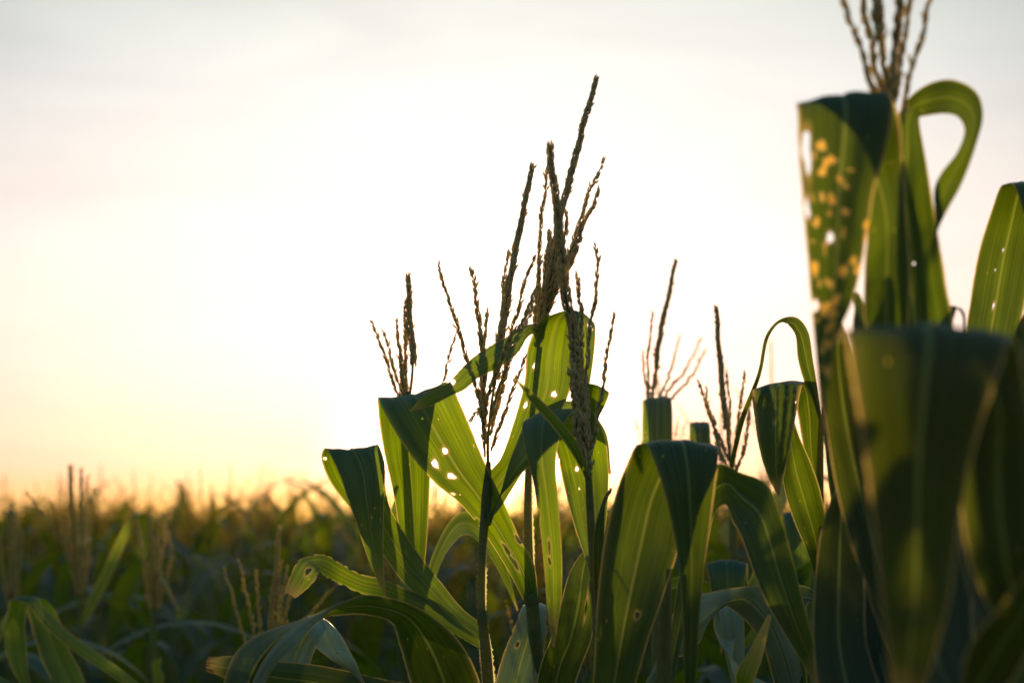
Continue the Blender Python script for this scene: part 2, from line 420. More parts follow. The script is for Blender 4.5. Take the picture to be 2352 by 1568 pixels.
def make_stalk(root, path, ground, radii, d, hairs=0, nodes=()):
    mb = MB(); P = px_path(path, d)
    g = np.array(ground, float)
    last = P[-1]
    pts = P + [last * (1 - f) + g * f for f in (.33, .66, 1.0)]
    rd = list(radii) + [radii[-1] * 1.1, radii[-1] * 1.2, radii[-1] * 1.3]
    c, tan, rr = tube(mb, pts, rd, 14, 0, n=int(90))
    for i in range(len(c)): pass
    for q in nodes:                              # swollen joints where the sheaths begin
        p = at(q[0], q[1], q[2] if len(q) > 2 else d); k = int(np.argmin(np.linalg.norm(c - p, axis=1)))
        k = min(max(k, 1), len(c) - 2)
        tube(mb, [c[k] - tan[k] * .012, c[k] - tan[k] * .004, c[k] + tan[k] * .004, c[k] + tan[k] * .012],
             [rr[k] * .9, rr[k] * 1.22, rr[k] * 1.22, rr[k] * .9], 14, 0, n=8)
    # sheath: an opened sleeve round the lower part
    if hairs:
        top = int(len(c) * .38)
        idx = rng.integers(1, max(top, 3), hairs); th = rng.uniform(0, 2 * np.pi, hairs)
        a = norm(np.cross(tan[idx], np.array([0, 1.0, 0]))); b = np.cross(tan[idx], a)
        out = a * np.cos(th)[:, None] + b * np.sin(th)[:, None]
        fr = rng.random(hairs)[:, None]; base = c[idx] * (1 - fr) + c[np.minimum(idx + 1, len(c) - 1)] * fr + out * (rr[idx] * .97)[:, None]
        tip = base + (out + tan[idx] * rng.uniform(-.6, .6, hairs)[:, None]) * rng.uniform(.0012, .0042, hairs)[:, None]
        s1 = np.cross(out, tan[idx]) * .00028; s2 = tan[idx] * .00028
        V = np.stack([base + s1, base - s1, base + s2, tip], 1).reshape(-1, 3)
        o = (np.arange(hairs) * 4)[:, None, None]
        mb.add(V, (np.array([[0, 1, 3], [1, 2, 3], [2, 0, 3]])[None] + o).reshape(-1, 3), 1)
    mb.build('stalk', [M_STALK, M_HAIR], root)

LEAFN = [0]; DEFAULT_LEAF = [M_LEAF]
def make_leaf(root, st, d=None, mat=None, mids=None, label=None, **kw):
    """st: list of (x1, y1, x2, y2, depth[, depth2])"""
    A = []; B = []; M = [] if mids else None
    for i, s in enumerate(st):
        d1 = s[4]; d2 = s[5] if len(s) > 5 else d1
        A.append(at(s[0], s[1], d1)); B.append(at(s[2], s[3], d2))
        if mids:
            mm = mids.get(i)
            M.append(at(mm[0], mm[1], mm[2] if len(mm) > 2 else (d1 + d2) / 2) if mm else (A[-1] + B[-1]) / 2)
    mb = MB(); LEAFN[0] += 1
    leaf_mesh(mb, A, B, M, seed=LEAFN[0], **kw)
    o = mb.build('leaf', [mat or DEFAULT_LEAF[0]], root)
    if label: o['label'] = label
    return o

def make_tassel(root, central, branches, d, mat=None, rows=9, thick=1.0, pitch=.0042, scale=1.0):
    mat = mat or M_SPIKE
    mb = MB(); P = px_path(central, d)
    rachis(mb, P, rows=rows, pitch=pitch, r_ax=.0014 * thick, r_row=.0034 * thick, sl=.0125 * scale, sw=.0017 * scale, start=.30, mi=0, bare_mi=1, sides=8, splay=.16, jitter=.0007)
    t = mb.build('tassel', [mat, M_STALK], root)
    for b in branches:
        th = 1.0
        if isinstance(b[0], (int, float)): th, b = b[0], b[1:]
        bm = MB(); Q = px_path(b, d)
        rachis(bm, Q, rows=3 if th <= 1.3 else 5, pitch=.0062, r_ax=.0010, r_row=.0014 * th, sl=.0125 * scale, sw=.0017 * scale * min(th, 1.3), start=.03, mi=0, bare_mi=1, splay=.16, jitter=.0011)
        bm.build('branch', [mat, M_STALK], t)
    return t

def ground_under(x, y, d):
    p = at(x, y, d); return (float(p[0]), float(p[1]), 0.0)

def generic_leaf_pts(base, az, L, elev, wmax, droop, n=9, roll=0.0, tip=.02):
    """margins of an arching blade in world coordinates"""
    base = np.asarray(base, float)
    hd = np.array([math.cos(az), math.sin(az), 0]); side0 = np.array([-math.sin(az), math.cos(az), 0])
    p = base.copy(); A = []; B = []; e = elev
    for i in range(n):
        f = i / (n - 1)
        wdt = wmax * (0.35 + .65 * min(1, f / .25)) * (1 - max(0, (f - .35) / .65) ** 1.7) + wmax * tip * (1 - f)
        sd = side0 * math.cos(roll * f) + np.array([0, 0, 1.0]) * math.sin(roll * f)
        A.append(p - sd * wdt / 2); B.append(p + sd * wdt / 2)
        e = elev - droop * f ** 1.3
        p = p + (hd * math.cos(e) + np.array([0, 0, 1.0]) * math.sin(e)) * L / (n - 1)
    return A, B

def lower_leaves(root, n, z0, z1, seed):
    """blades on the part of the stem below the frame"""
    r = random.Random(seed); x, y, _ = root.location
    for i in range(n):
        z = z0 + (z1 - z0) * i / max(1, n - 1)
        if y < 3: z = .6 + (z - .6) * .55
        az = (math.pi * (i % 2)) + r.uniform(-.7, .7)
        A, B = generic_leaf_pts((x, y, z), az, r.uniform(.55, .75), r.uniform(.6, .9), .085, r.uniform(2.0, 2.7))
        mb = MB(); leaf_mesh(mb, A, B, seed=seed + i, res=.35); mb.build('leaf', [M_LEAF], root)

def rim_light_strip(root, path, wid, d, side=1, seed=0):  # pale strip added to imitate the sunlit rim of a stem
    """added jagged strip down one side of the stem, standing in for rim light"""
    r = np.random.default_rng(seed); P = np.array(px_path(path, d))
    ts = np.concatenate([[0], np.cumsum(np.linalg.norm(np.diff(P, axis=0), axis=1))]); n = int(ts[-1] / .0016)
    t = np.linspace(0, ts[-1], n); c = hermite(P, ts, t)
    wv = wid * (.45 + .75 * r.random(n) ** 2) * np.minimum(1, np.minimum(t, ts[-1] - t) / .012 + .1)
    A = c; B = c + np.stack([side * wv, -.3 * wv, r.normal(0, .0006, n)], 1)
    M2 = (A + B) / 2 + np.array([0, -.0006, 0])
    mb = MB(); mb.add(np.stack([A, M2, B], 1).reshape(-1, 3), grid_faces(n, 3), 0)
    mb.build('rim_light_strip', [M_HAIR], root)

# --- plant with the sun behind its stem (stem at x 1115)
r = plant_root(ground_under(1122, 1568, 2.34), 'corn plant whose thin hairy stem hides the low sun, open brown tassel above')
make_stalk(r, [(1122, 1060, 2.31), (1118, 1140, 2.31), (1108, 1260, 2.31), (1106, 1400, 2.31), (1114, 1480, 2.31), (1122, 1600, 2.32)], r.location,
           [.0032, .0072, .0052, .0055, .0074, .0090], 2.31, hairs=3200, nodes=[(1112, 1438)])
make_tassel(r, [(1121, 1090, 2.31), (1118, 1010, 2.31), (1136, 890, 2.32), (1154, 760, 2.33), (1172, 640, 2.33), (1195, 520, 2.34), (1223, 382, 2.34)], [
    [(1112, 985, 2.31), (1098, 900, 2.30), (1063, 790, 2.28), (1034, 700, 2.26), (1005, 605, 2.25)],
    [1.3, (1116, 935, 2.31), (1112, 840, 2.30), (1100, 740, 2.29), (1090, 670, 2.28), (1081, 610, 2.28)],
    [1.2, (1114, 1050, 2.31), (1112, 960, 2.31), (1114, 850, 2.31), (1117, 715, 2.31)],
    [(1132, 900, 2.32), (1146, 800, 2.34), (1150, 720, 2.36), (1160, 640, 2.37), (1168, 575, 2.38)],
    [(1128, 960, 2.32), (1160, 850, 2.30), (1180, 740, 2.28), (1205, 655, 2.27), (1230, 585, 2.26)],
    [1.3, (1126, 1000, 2.32), (1150, 900, 2.34), (1180, 800, 2.37), (1208, 740, 2.39), (1226, 690, 2.40)],
    [(1128, 1035, 2.31), (1145, 980, 2.32), (1180, 900, 2.34), (1210, 812, 2.36)],
    [1.3, (1116, 960, 2.30), (1130, 880, 2.27), (1165, 790, 2.24), (1205, 730, 2.22), (1234, 655, 2.22)],
    [(1112, 975, 2.30), (1100, 940, 2.26), (1082, 970, 2.24)],
    [1.2, (1110, 1010, 2.31), (1108, 900, 2.32), (1105, 830, 2.33), (1098, 760, 2.34)],
], 2.31)
make_leaf(r, [(1112, 1436, 1100, 1470, 2.31), (1060, 1395, 1048, 1440, 2.34), (1012, 1335, 985, 1390, 2.37), (950, 1255, 925, 1335, 2.39), (896, 1165, 872, 1262, 2.39),
              (884, 1110, 815, 1180, 2.38), (876, 1070, 762, 1112, 2.37), (868, 1035, 739, 1058, 2.35), (866, 1019, 744, 1032, 2.32), (872, 1028, 752, 1032, 2.29),
              (884, 1068, 779, 1088, 2.27), (883, 1140, 800, 1150, 2.26), (881, 1210, 818, 1200, 2.26), (881, 1280, 843, 1275, 2.26), (884, 1335, 868, 1335, 2.26), (887, 1368, 884, 1368, 2.26)],
          bow=.06, ruffle=.012, holes=[(748, 1053, 5, 5, .3, .58), (877, 1118, 2, 2.5, .6, 1), (800, 1150, 2.5, 5, .6, 1), (854, 1190, 1.4, 3, .6, 1), (830, 1205, 1.6, 3, .6, 1), (862, 1168, 1, 2, .6, 1)])
make_leaf(r, [(1110, 1190, 1118, 1200, 2.30), (1117, 1100, 1150, 1165, 2.31), (1150, 1052, 1200, 1085, 2.34), (1178, 975, 1262, 985, 2.37), (1204, 880, 1308, 900, 2.39), (1212, 800, 1318, 810, 2.41),
              (1238, 742, 1322, 752, 2.41), (1278, 718, 1336, 729, 2.38), (1312, 722, 1364, 740, 2.34), (1320, 775, 1367, 775, 2.31), (1328, 850, 1362, 830, 2.30), (1338, 930, 1352, 900, 2.30), (1345, 960, 1348, 958, 2.30)],
          bow=.16, ruffle=.02, holes=[(1337, 800, 1, 1), (1355, 752, 7, 9, .55, .85), (1228, 840, 4, 9, 0, .6), (1272, 905, 6, 8, 0, .5), (1206, 928, 4, 8, 0, .5)])
make_leaf(r, [(1112, 1215, 1128, 1205, 2.29), (1142, 1150, 1152, 1122, 2.29), (1178, 1108, 1176, 1040, 2.31), (1215, 1070, 1210, 975, 2.36), (1262, 1025, 1262, 930, 2.42), (1320, 1010, 1325, 925, 2.47), (1370, 1030, 1388, 985, 2.50), (1400, 1090, 1404, 1085, 2.52)],
          bow=.15, ruffle=.02)
make_leaf(r, [(1122, 1720, 1112, 1760, 2.31), (1115, 1620, 985, 1690, 2.24), (1086, 1522, 940, 1560, 2.18), (1040, 1455, 917, 1480, 2.14), (968, 1398, 893, 1425, 2.10), (880, 1369, 824, 1410, 2.07), (829, 1367, 778, 1413, 2.05),
              (772, 1388, 747, 1418, 2.03), (705, 1417, 702, 1453, 2.02), (648, 1436, 664, 1486, 2.01), (590, 1458, 640, 1512, 2.00), (546, 1492, 622, 1535, 1.99), (521, 1540, 612, 1560, 1.98), (512, 1600, 590, 1610, 1.98), (520, 1720, 530, 1720, 1.99)],
          mids={8: (690, 1432, 2.00), 9: (662, 1446, 1.985), 10: (622, 1482, 1.97), 11: (594, 1517, 1.955), 12: (578, 1548, 1.95), 13: (560, 1605, 1.95)},
          mat=M_LEAF_SHADED, bow=.05, ruffle=.012, holes=[(541, 1510, 2.2, 3.2, .6, 1), (560, 1513, 2, 3.5, .6, 1), (578, 1516, 2, 3.5, .6, 1), (600, 1508, 1.8, 3, .6, 1)], dry_edge=.25, label='twisting blade arching over in front with sky sheen on its curled half')
make_leaf(r, [(1118, 1660, 1110, 1700, 2.31), (1050, 1590, 1030, 1660, 2.25), (960, 1572, 950, 1650, 2.20), (880, 1558, 870, 1635, 2.16), (800, 1540, 800, 1620, 2.13), (714, 1524, 714, 1600, 2.11), (627, 1516, 620, 1585, 2.10), (540, 1506, 530, 1560, 2.10), (474, 1508, 470, 1540, 2.11)],
          mat=M_LEAF_SHADED, bow=.22, ruffle=.02, ragged=.02, bites=.10, label='torn blade lying level with a ragged end')
make_leaf(r, [(1100, 1468, 1104, 1490, 2.33), (1020, 1392, 1012, 1440, 2.36), (960, 1362, 950, 1402, 2.37), (925, 1348, 918, 1388, 2.37), (886, 1330, 874, 1372, 2.36), (832, 1318, 828, 1362, 2.35), (788, 1295, 772, 1338, 2.33), (744, 1272, 745, 1322, 2.30),
              (706, 1277, 733, 1313, 2.27), (684, 1287, 731, 1320, 2.25), (666, 1322, 713, 1345, 2.24), (651, 1367, 678, 1374, 2.24)],
          bow=.08, ruffle=.02, bites=.22, ragged=.006, dry_edge=.45, holes=[(708, 1310, 5, 12, .7, 1), (736, 1316, 4, 8, .6, 1)], label='chewed pale green blade snapped over near its end')
rim_light_strip(r, [(1116, 1240), (1115, 1300), (1113, 1410)], .0032, 2.308, 1, 1)
rim_light_strip(r, [(1119, 1445), (1126, 1490), (1134, 1580)], .0038, 2.308, 1, 2)
rim_light_strip(r, [(1101, 1450), (1104, 1500), (1110, 1580)], .0020, 2.308, -1, 3)
make_leaf(r, [(836, 1370, 815, 1376, 2.045), (790, 1380, 776, 1392, 2.03), (744, 1400, 742, 1418, 1.99), (690, 1428, 704, 1453, 1.965), (650, 1458, 680, 1484, 1.95), (618, 1496, 640, 1519, 1.945), (592, 1538, 618, 1550, 1.945), (572, 1590, 598, 1600, 1.945), (560, 1680, 566, 1680, 1.95)],
          mat=M_LEAF_SHEEN, bow=.12, ruffle=.012, dry_tip=0, label='ribbed curled over half of the arching blade, painted pale with sky sheen')  # added blade whose pale colour stands in for sky sheen
lower_leaves(r, 4, .75, 1.45, 31)

# --- plant of the broad diagonal blade (stem at x 1215)
r = plant_root(ground_under(1240, 1568, 2.38), 'corn plant with a broad hole punched diagonal blade and the tallest middle tassel')
make_stalk(r, [(1240, 800, 2.44), (1216, 1020, 2.40), (1213, 1120, 2.38), (1214, 1280, 2.36), (1222, 1385, 2.35), (1232, 1480, 2.35), (1242, 1600, 2.36)], r.location,
           [.0032, .0040, .0050, .0062, .0098, .0078, .0085], 2.38, hairs=2200, nodes=[(1223, 1392, 2.35)])
make_tassel(r, [(1225, 920, 2.43), (1236, 800, 2.44), (1252, 700, 2.44), (1272, 590, 2.45), (1296, 460, 2.46), (1332, 320, 2.47), (1370, 180, 2.48)], [
    [(1240, 760, 2.44), (1238, 640, 2.42), (1242, 510, 2.40), (1262, 368, 2.39)],
    [1.2, (1255, 710, 2.44), (1292, 620, 2.48), (1325, 530, 2.50), (1352, 450, 2.51), (1390, 368, 2.52)],
    [1.3, (1258, 700, 2.44), (1300, 600, 2.42), (1335, 530, 2.41), (1360, 480, 2.40), (1373, 432, 2.40)],
    [1.2, (1250, 690, 2.44), (1272, 640, 2.40), (1294, 560, 2.39), (1303, 488, 2.38)],
    [2, (1242, 740, 2.44), (1248, 660, 2.44), (1260, 590, 2.44), (1264, 530, 2.45)],
    [2, (1238, 780, 2.44), (1258, 690, 2.47), (1276, 610, 2.49), (1290, 540, 2.50)],
    [1.3, (1232, 800, 2.44), (1230, 720, 2.42), (1235, 660, 2.40), (1238, 600, 2.39)],
    [1.4, (1250, 730, 2.44), (1282, 660, 2.42), (1318, 585, 2.42), (1340, 520, 2.41)],
    [1.8, (1238, 800, 2.43), (1246, 720, 2.43), (1252, 640, 2.43), (1258, 560, 2.43)],
    [1.6, (1242, 790, 2.45), (1262, 700, 2.45), (1270, 640, 2.44), (1282, 560, 2.43)],
    [1.3, (1236, 790, 2.44), (1246, 700, 2.42), (1256, 640, 2.41), (1272, 540, 2.41)],
], 2.44, thick=1.15)
make_leaf(r, [(1208, 1388, 1236, 1388, 2.345), (1168, 1312, 1228, 1300, 2.33), (1108, 1218, 1192, 1232, 2.32), (1052, 1152, 1152, 1142, 2.31), (1000, 1110, 1115, 1064, 2.30), (952, 1056, 1082, 985, 2.30), (908, 992, 1058, 928, 2.30), (880, 940, 1040, 890, 2.31),
              (869, 913, 1022, 878, 2.34), (868, 918, 1012, 890, 2.37), (870, 955, 1004, 940, 2.40), (882, 1037, 994, 1012, 2.42), (905, 1140, 988, 1100, 2.43), (920, 1235, 982, 1220, 2.43), (938, 1320, 974, 1315, 2.43), (952, 1400, 966, 1400, 2.43)],
          bow=.07, ruffle=.012, holes=[(1021, 1035, 7, 7, 0, .45), (1000, 1063, 7, 11, 0, .45), (1037, 1094, 7, 10, 0, .45), (1041, 1133, 4, 5, 0, .4), (1057, 1135, 1.5, 2, 0, .4), (1097, 1200, 7, 11, 0, .35),
                                         (905, 917, 6, 5, .3, .6), (1165, 1262, 5, 16, 0, .3), (1182, 1292, 5, 18, 0, .3), (1190, 1240, 6, 12, 0, .3), (968, 960, 2, 3, .2, .5), (950, 1060, 1.4, 3, 0, .4)])
make_leaf(r, [(1232, 742, 1236, 760, 2.43), (1205, 748, 1212, 775, 2.36), (1165, 772, 1186, 815, 2.30), (1120, 797, 1150, 842, 2.26), (1072, 832, 1100, 868, 2.23), (1040, 868, 1066, 895, 2.21), (1024, 882, 1038, 908, 2.20), (1000, 888, 1014, 920, 2.19), (968, 912, 982, 935, 2.19), (940, 944, 944, 945, 2.19)],
          bow=.10, ruffle=.015, bites=.12, holes=[(1040, 876, 6, 8, .4, .8), (1178, 790, 2, 9, 0, .4)])
make_leaf(r, [(1236, 1560, 1248, 1560, 2.37), (1214, 1470, 1252, 1460, 2.42), (1204, 1405, 1255, 1398, 2.44), (1202, 1390, 1254, 1388, 2.41), (1196, 1400, 1256, 1400, 2.38), (1180, 1440, 1256, 1450, 2.36), (1152, 1512, 1242, 1520, 2.35), (1137, 1568, 1226, 1580, 2.34), (1120, 1660, 1150, 1665, 2.34)],
          mat=M_LEAF_SHEEN, bow=.14, ruffle=.04, bites=.08, dry_edge=.3, holes=[(1189, 1478, 3, 8, .4, 1), (1217, 1497, 1.5, 3, .4, 1), (1180, 1602, 2, 2, .4, 1)], label='pale blue grey blade folded low down')
make_leaf(r, [(1248, 1790, 1262, 1790, 2.36), (1232, 1600, 1310, 1610, 2.30), (1240, 1530, 1335, 1530, 2.28), (1264, 1468, 1358, 1470, 2.27), (1290, 1375, 1370, 1390, 2.27), (1308, 1315, 1368, 1325, 2.28), (1338, 1268, 1362, 1278, 2.30), (1362, 1270, 1372, 1276, 2.33), (1392, 1320, 1394, 1322, 2.36)],
          mat=M_LEAF_SHADED, bow=.12, ruffle=.015, holes=[(1345, 1395, 2.5, 28, 0, .7), (1262, 1540, 2, 3, 0, .6)])
rim_light_strip(r, [(1219, 1085, 2.385), (1222, 1200, 2.365), (1226, 1330, 2.35)], .0030, 2.36, 1, 4)
lower_leaves(r, 4, .7, 1.4, 32)

# --- plant carrying the thick grey tassel in front (stem at x 1370)
r = plant_root(ground_under(1380, 1568, 2.15), 'corn plant with a thick grey green tassel crossing in front of the middle group')
make_stalk(r, [(1352, 1100, 2.13), (1356, 1180, 2.13), (1364, 1290, 2.14), (1370, 1360, 2.15), (1374, 1450, 2.15), (1380, 1600, 2.16)], r.location,
           [.0045, .0050, .0058, .0075, .0070, .0085], 2.14, hairs=700, nodes=[(1370, 1365, 2.15)])
make_tassel(r, [(1355, 1170, 2.13), (1348, 1080, 2.13), (1336, 960, 2.12), (1318, 800, 2.10), (1297, 640, 2.08), (1280, 490, 2.07), (1263, 335, 2.06)], [
    [1.3, (1340, 960, 2.12), (1335, 860, 2.11), (1335, 740, 2.11), (1329, 628, 2.10)],
    [(1346, 1010, 2.12), (1344, 880, 2.12), (1358, 750, 2.13), (1369, 650, 2.13), (1372, 600, 2.13), (1364, 560, 2.12)],
    [(1350, 1085, 2.13), (1362, 1000, 2.14), (1378, 910, 2.15), (1392, 820, 2.16), (1409, 727, 2.16)],
    [1.8, (1352, 1120, 2.13), (1352, 1040, 2.14), (1348, 960, 2.15), (1346, 870, 2.15)],
    [1.8, (1350, 1100, 2.12), (1330, 1010, 2.10), (1320, 930, 2.09), (1308, 850, 2.08)],
    [2.0, (1350, 1060, 2.12), (1342, 960, 2.11), (1332, 870, 2.10), (1322, 780, 2.09)],
    [1.8, (1348, 1060, 2.13), (1336, 980, 2.10), (1324, 900, 2.09), (1316, 830, 2.08)],
    [1.8, (1348, 1050, 2.13), (1344, 960, 2.15), (1334, 880, 2.16), (1326, 800, 2.17)],
], 2.12, thick=1.55, scale=.95, rows=8)
make_leaf(r, [(1364, 1352, 1374, 1350, 2.16), (1345, 1285, 1384, 1262, 2.20), (1318, 1205, 1396, 1150, 2.24), (1296, 1120, 1397, 1050, 2.27), (1280, 1045, 1385, 985, 2.27), (1258, 985, 1362, 950, 2.24), (1222, 962, 1335, 944, 2.19), (1203, 966, 1314, 946, 2.13), (1199, 990, 1292, 985, 2.09),
              (1208, 1040, 1277, 1055, 2.07), (1227, 1120, 1282, 1150, 2.06), (1241, 1210, 1289, 1240, 2.06), (1250, 1300, 1291, 1320, 2.06), (1256, 1380, 1288, 1390, 2.06), (1262, 1440, 1280, 1440, 2.06), (1270, 1485, 1274, 1485, 2.06)],
          bow=.10, ruffle=.015, holes=[(1238, 1175, 2.5, 14, .55, 1), (1262, 1255, 3, 18, .55, 1), (1262, 1290, 4, 9, .55, 1), (1327, 1078, 4, 6, 0, .5), (1330, 1122, 2, 3, 0, .5), (1338, 1168, 2, 3, 0, .5), (1280, 1060, 3, 5, 0, .5)])
make_leaf(r, [(1352, 1150, 1356, 1150, 2.14), (1342, 1020, 1365, 985, 2.20), (1345, 945, 1392, 925, 2.22), (1346, 900, 1399, 903, 2.20), (1345, 884, 1385, 893, 2.17), (1335, 890, 1355, 884, 2.15), (1318, 915, 1322, 916, 2.15)], bow=.15, ruffle=.02)
make_leaf(r, [(1350, 1105, 1356, 1098, 2.12), (1306, 1030, 1326, 1015, 2.06), (1262, 972, 1280, 957, 2.03), (1218, 922, 1232, 908, 2.01), (1181, 868, 1183, 868, 2.0)], bow=.12, ruffle=.01, holes=[(1208, 900, 2, 3)])
make_leaf(r, [(1376, 1500, 1386, 1500, 2.16), (1364, 1350, 1385, 1330, 2.12), (1362, 1270, 1388, 1240, 2.10), (1368, 1200, 1392, 1150, 2.10), (1388, 1140, 1404, 1130, 2.12), (1402, 1120, 1406, 1120, 2.13)], mat=M_LEAF_SHADED, bow=.1, ruffle=.01)
lower_leaves(r, 3, .7, 1.3, 33)

# --- plant behind, left (thin upright tassel at x 935)
r = plant_root(ground_under(965, 1568, 2.62), 'corn plant with a slim upright fork of a tassel, leftmost of the middle group')
make_stalk(r, [(935, 900, 2.6), (945, 1050, 2.6), (955, 1250, 2.6), (962, 1400, 2.6), (968, 1600, 2.62)], r.location, [.004, .005, .007, .009, .010], 2.6, hairs=200)
make_tassel(r, [(936, 930, 2.6), (947, 860, 2.6), (945, 770, 2.6), (940, 700, 2.6), (937, 637, 2.6)], [
    [1.3, (938, 930, 2.6), (934, 860, 2.6), (931, 790, 2.6), (928, 704, 2.6)],
    [(932, 930, 2.6), (922, 880, 2.59), (915, 810, 2.58), (910, 738, 2.57)],
    [(928, 930, 2.6), (905, 880, 2.6), (882, 810, 2.6), (856, 742, 2.6)],
    [(930, 930, 2.6), (915, 880, 2.62), (900, 830, 2.63), (881, 760, 2.64)],
    [1.3, (934, 930, 2.6), (926, 870, 2.6), (918, 796, 2.6)],
    [.8, (960, 930, 2.6), (1008, 895, 2.6), (1030, 830, 2.6), (1048, 760, 2.6)],
], 2.6, thick=1.15)
make_leaf(r, [(955, 1430, 970, 1430, 2.61), (925, 1370, 945, 1385, 2.63), (903, 1300, 940, 1340, 2.66), (893, 1220, 935, 1260, 2.68), (905, 1150, 925, 1160, 2.70), (935, 1110, 940, 1115, 2.72)], bow=.1, ruffle=.02)
make_leaf(r, [(968, 1460, 975, 1450, 2.61), (985, 1300, 1010, 1300, 2.64), (1040, 1190, 1060, 1230, 2.70), (1090, 1180, 1095, 1240, 2.76), (1150, 1260, 1140, 1300, 2.80), (1190, 1400, 1188, 1402, 2.82)], bow=.1, ruffle=.02)
lower_leaves(r, 4, .7, 1.5, 34)

# --- low plant bottom left whose blade hangs behind the twist
r = plant_root(ground_under(640, 1700, 2.15), 'low corn plant with only one drooping ribbed blue green blade in view')
make_stalk(r, [(640, 1640, 2.15), (645, 1760, 2.15)], r.location, [.006, .009], 2.15)
make_leaf(r, [(632, 1690, 645, 1700, 2.15), (628, 1580, 690, 1600, 2.17), (648, 1490, 720, 1500, 2.19), (690, 1425, 756, 1440, 2.18), (705, 1414, 762, 1434, 2.15), (704, 1438, 782, 1456, 2.13), (722, 1482, 804, 1495, 2.12), (758, 1512, 818, 1520, 2.11), (800, 1538, 829, 1548, 2.11), (836, 1574, 842, 1578, 2.11)],
          mat=M_LEAF_SHEEN, bow=.14, ruffle=.015, holes=[(788, 1490, 2, 3, .5, 1), (772, 1498, 2, 3, .5, 1)])
lower_leaves(r, 3, .8, 1.4, 35)

DEFAULT_LEAF[0] = M_LEAF_SHADED
# --- right front plant with the square fold (x 1460-1650)
r = plant_root(ground_under(1520, 2000, 1.98), 'corn plant with a broad blade folded flat, another blade arching down to the right')
make_stalk(r, [(1530, 1300, 2.02), (1525, 1568, 2.0), (1520, 1800, 1.99)], r.location, [.006, .010, .012], 2.0)
make_leaf(r, [(1440, 1760, 1475, 1780, 1.98), (1366, 1640, 1450, 1640, 1.96), (1366, 1500, 1480, 1500, 1.95), (1372, 1370, 1520, 1380, 1.95), (1388, 1240, 1556, 1270, 1.96), (1414, 1135, 1580, 1160, 1.97), (1440, 1065, 1620, 1075, 1.97), (1458, 1027, 1646, 1034, 1.95), (1470, 1017, 1651, 1026, 1.91), (1486, 1026, 1652, 1032, 1.875), (1504, 1065, 1650, 1065, 1.86),
              (1525, 1130, 1641, 1130, 1.85), (1545, 1215, 1629, 1220, 1.85), (1560, 1310, 1616, 1320, 1.85), (1568, 1420, 1606, 1430, 1.85), (1571, 1560, 1598, 1568, 1.85), (1577, 1700, 1582, 1700, 1.86)],
          bow=.07, ruffle=.010, holes=[(1463, 1413, 5, 10, 0, .45), (1522, 1050, 2, 3, .5, 1)], dry_edge=.15)
make_leaf(r, [(1520, 1640, 1530, 1640, 2.0), (1545, 1420, 1580, 1420, 2.06), (1572, 1250, 1618, 1290, 2.10), (1598, 1120, 1640, 1185, 2.10), (1648, 1066, 1665, 1160, 2.06), (1704, 1086, 1682, 1196, 2.02), (1758, 1110, 1706, 1242, 1.98), (1792, 1182, 1732, 1322, 1.95), (1822, 1290, 1768, 1398, 1.93), (1846, 1385, 1806, 1462, 1.92), (1868, 1470, 1842, 1520, 1.92), (1892, 1580, 1882, 1590, 1.92)],
          bow=.14, ruffle=.012, holes=[(1770, 1182, 3.5, 3.5, .3, 1), (1790, 1176, 2, 2, .3, 1), (1750, 1188, 1.6, 4, .3, 1), (1745, 1330, 1.3, 2, .4, 1)])
lower_leaves(r, 4, .7, 1.35, 36)

DEFAULT_LEAF[0] = M_LEAF
# --- plant with grey twisted low blade (bottom, x 1480-1860)
r = plant_root(ground_under(1830, 1750, 2.35), 'corn plant with a grey lit twisted blade curling over low between the green ones')
make_stalk(r, [(1835, 1480, 2.36), (1832, 1700, 2.36)], r.location, [.006, .010], 2.35)
make_leaf(r, [(1842, 1690, 1825, 1700, 2.36), (1848, 1580, 1790, 1590, 2.33), (1820, 1465, 1757, 1492, 2.30), (1782, 1385, 1722, 1435, 2.28), (1738, 1341, 1668, 1392, 2.26), (1690, 1350, 1650, 1398, 2.24), (1640, 1358, 1628, 1430, 2.22), (1590, 1368, 1608, 1474, 2.20), (1552, 1385, 1578, 1505, 2.19), (1536, 1425, 1545, 1510, 2.18), (1510, 1512, 1528, 1540, 2.18), (1480, 1572, 1492, 1580, 2.18), (1455, 1640, 1457, 1640, 2.18)],
          mat=M_LEAF_SHEEN, bow=.16, ruffle=.05, dry_edge=.3)
make_leaf(r, [(1835, 1640, 1845, 1650, 2.36), (1860, 1480, 1862, 1500, 2.32), (1862, 1424, 1863, 1436, 2.30), (1920, 1427, 1918, 1438, 2.27), (1975, 1450, 1970, 1464, 2.25), (2020, 1490, 2015, 1498, 2.24), (2036, 1512, 2035, 1513, 2.24)], mat=M_LEAF_SHEEN, bow=.2, ruffle=.01)
make_leaf(r, [(1838, 1760, 1850, 1760, 2.36), (1800, 1640, 1860, 1640, 2.33), (1762, 1510, 1850, 1520, 2.32), (1748, 1430, 1845, 1440, 2.34), (1780, 1360, 1860, 1380, 2.40), (1860, 1350, 1900, 1400, 2.46), (1930, 1420, 1940, 1440, 2.50)], mat=M_LEAF_SHADED, bow=.12, ruffle=.02)
make_leaf(r, [(1830, 1700, 1840, 1710, 2.34), (1760, 1650, 1790, 1680, 2.2), (1690, 1560, 1730, 1590, 2.10), (1722, 1490, 1752, 1505, 2.02), (1764, 1410, 1772, 1414, 1.98)], bow=.15, ruffle=.02, dry_tip=.35, dry_edge=.6, label='blade with an orange dried tip')
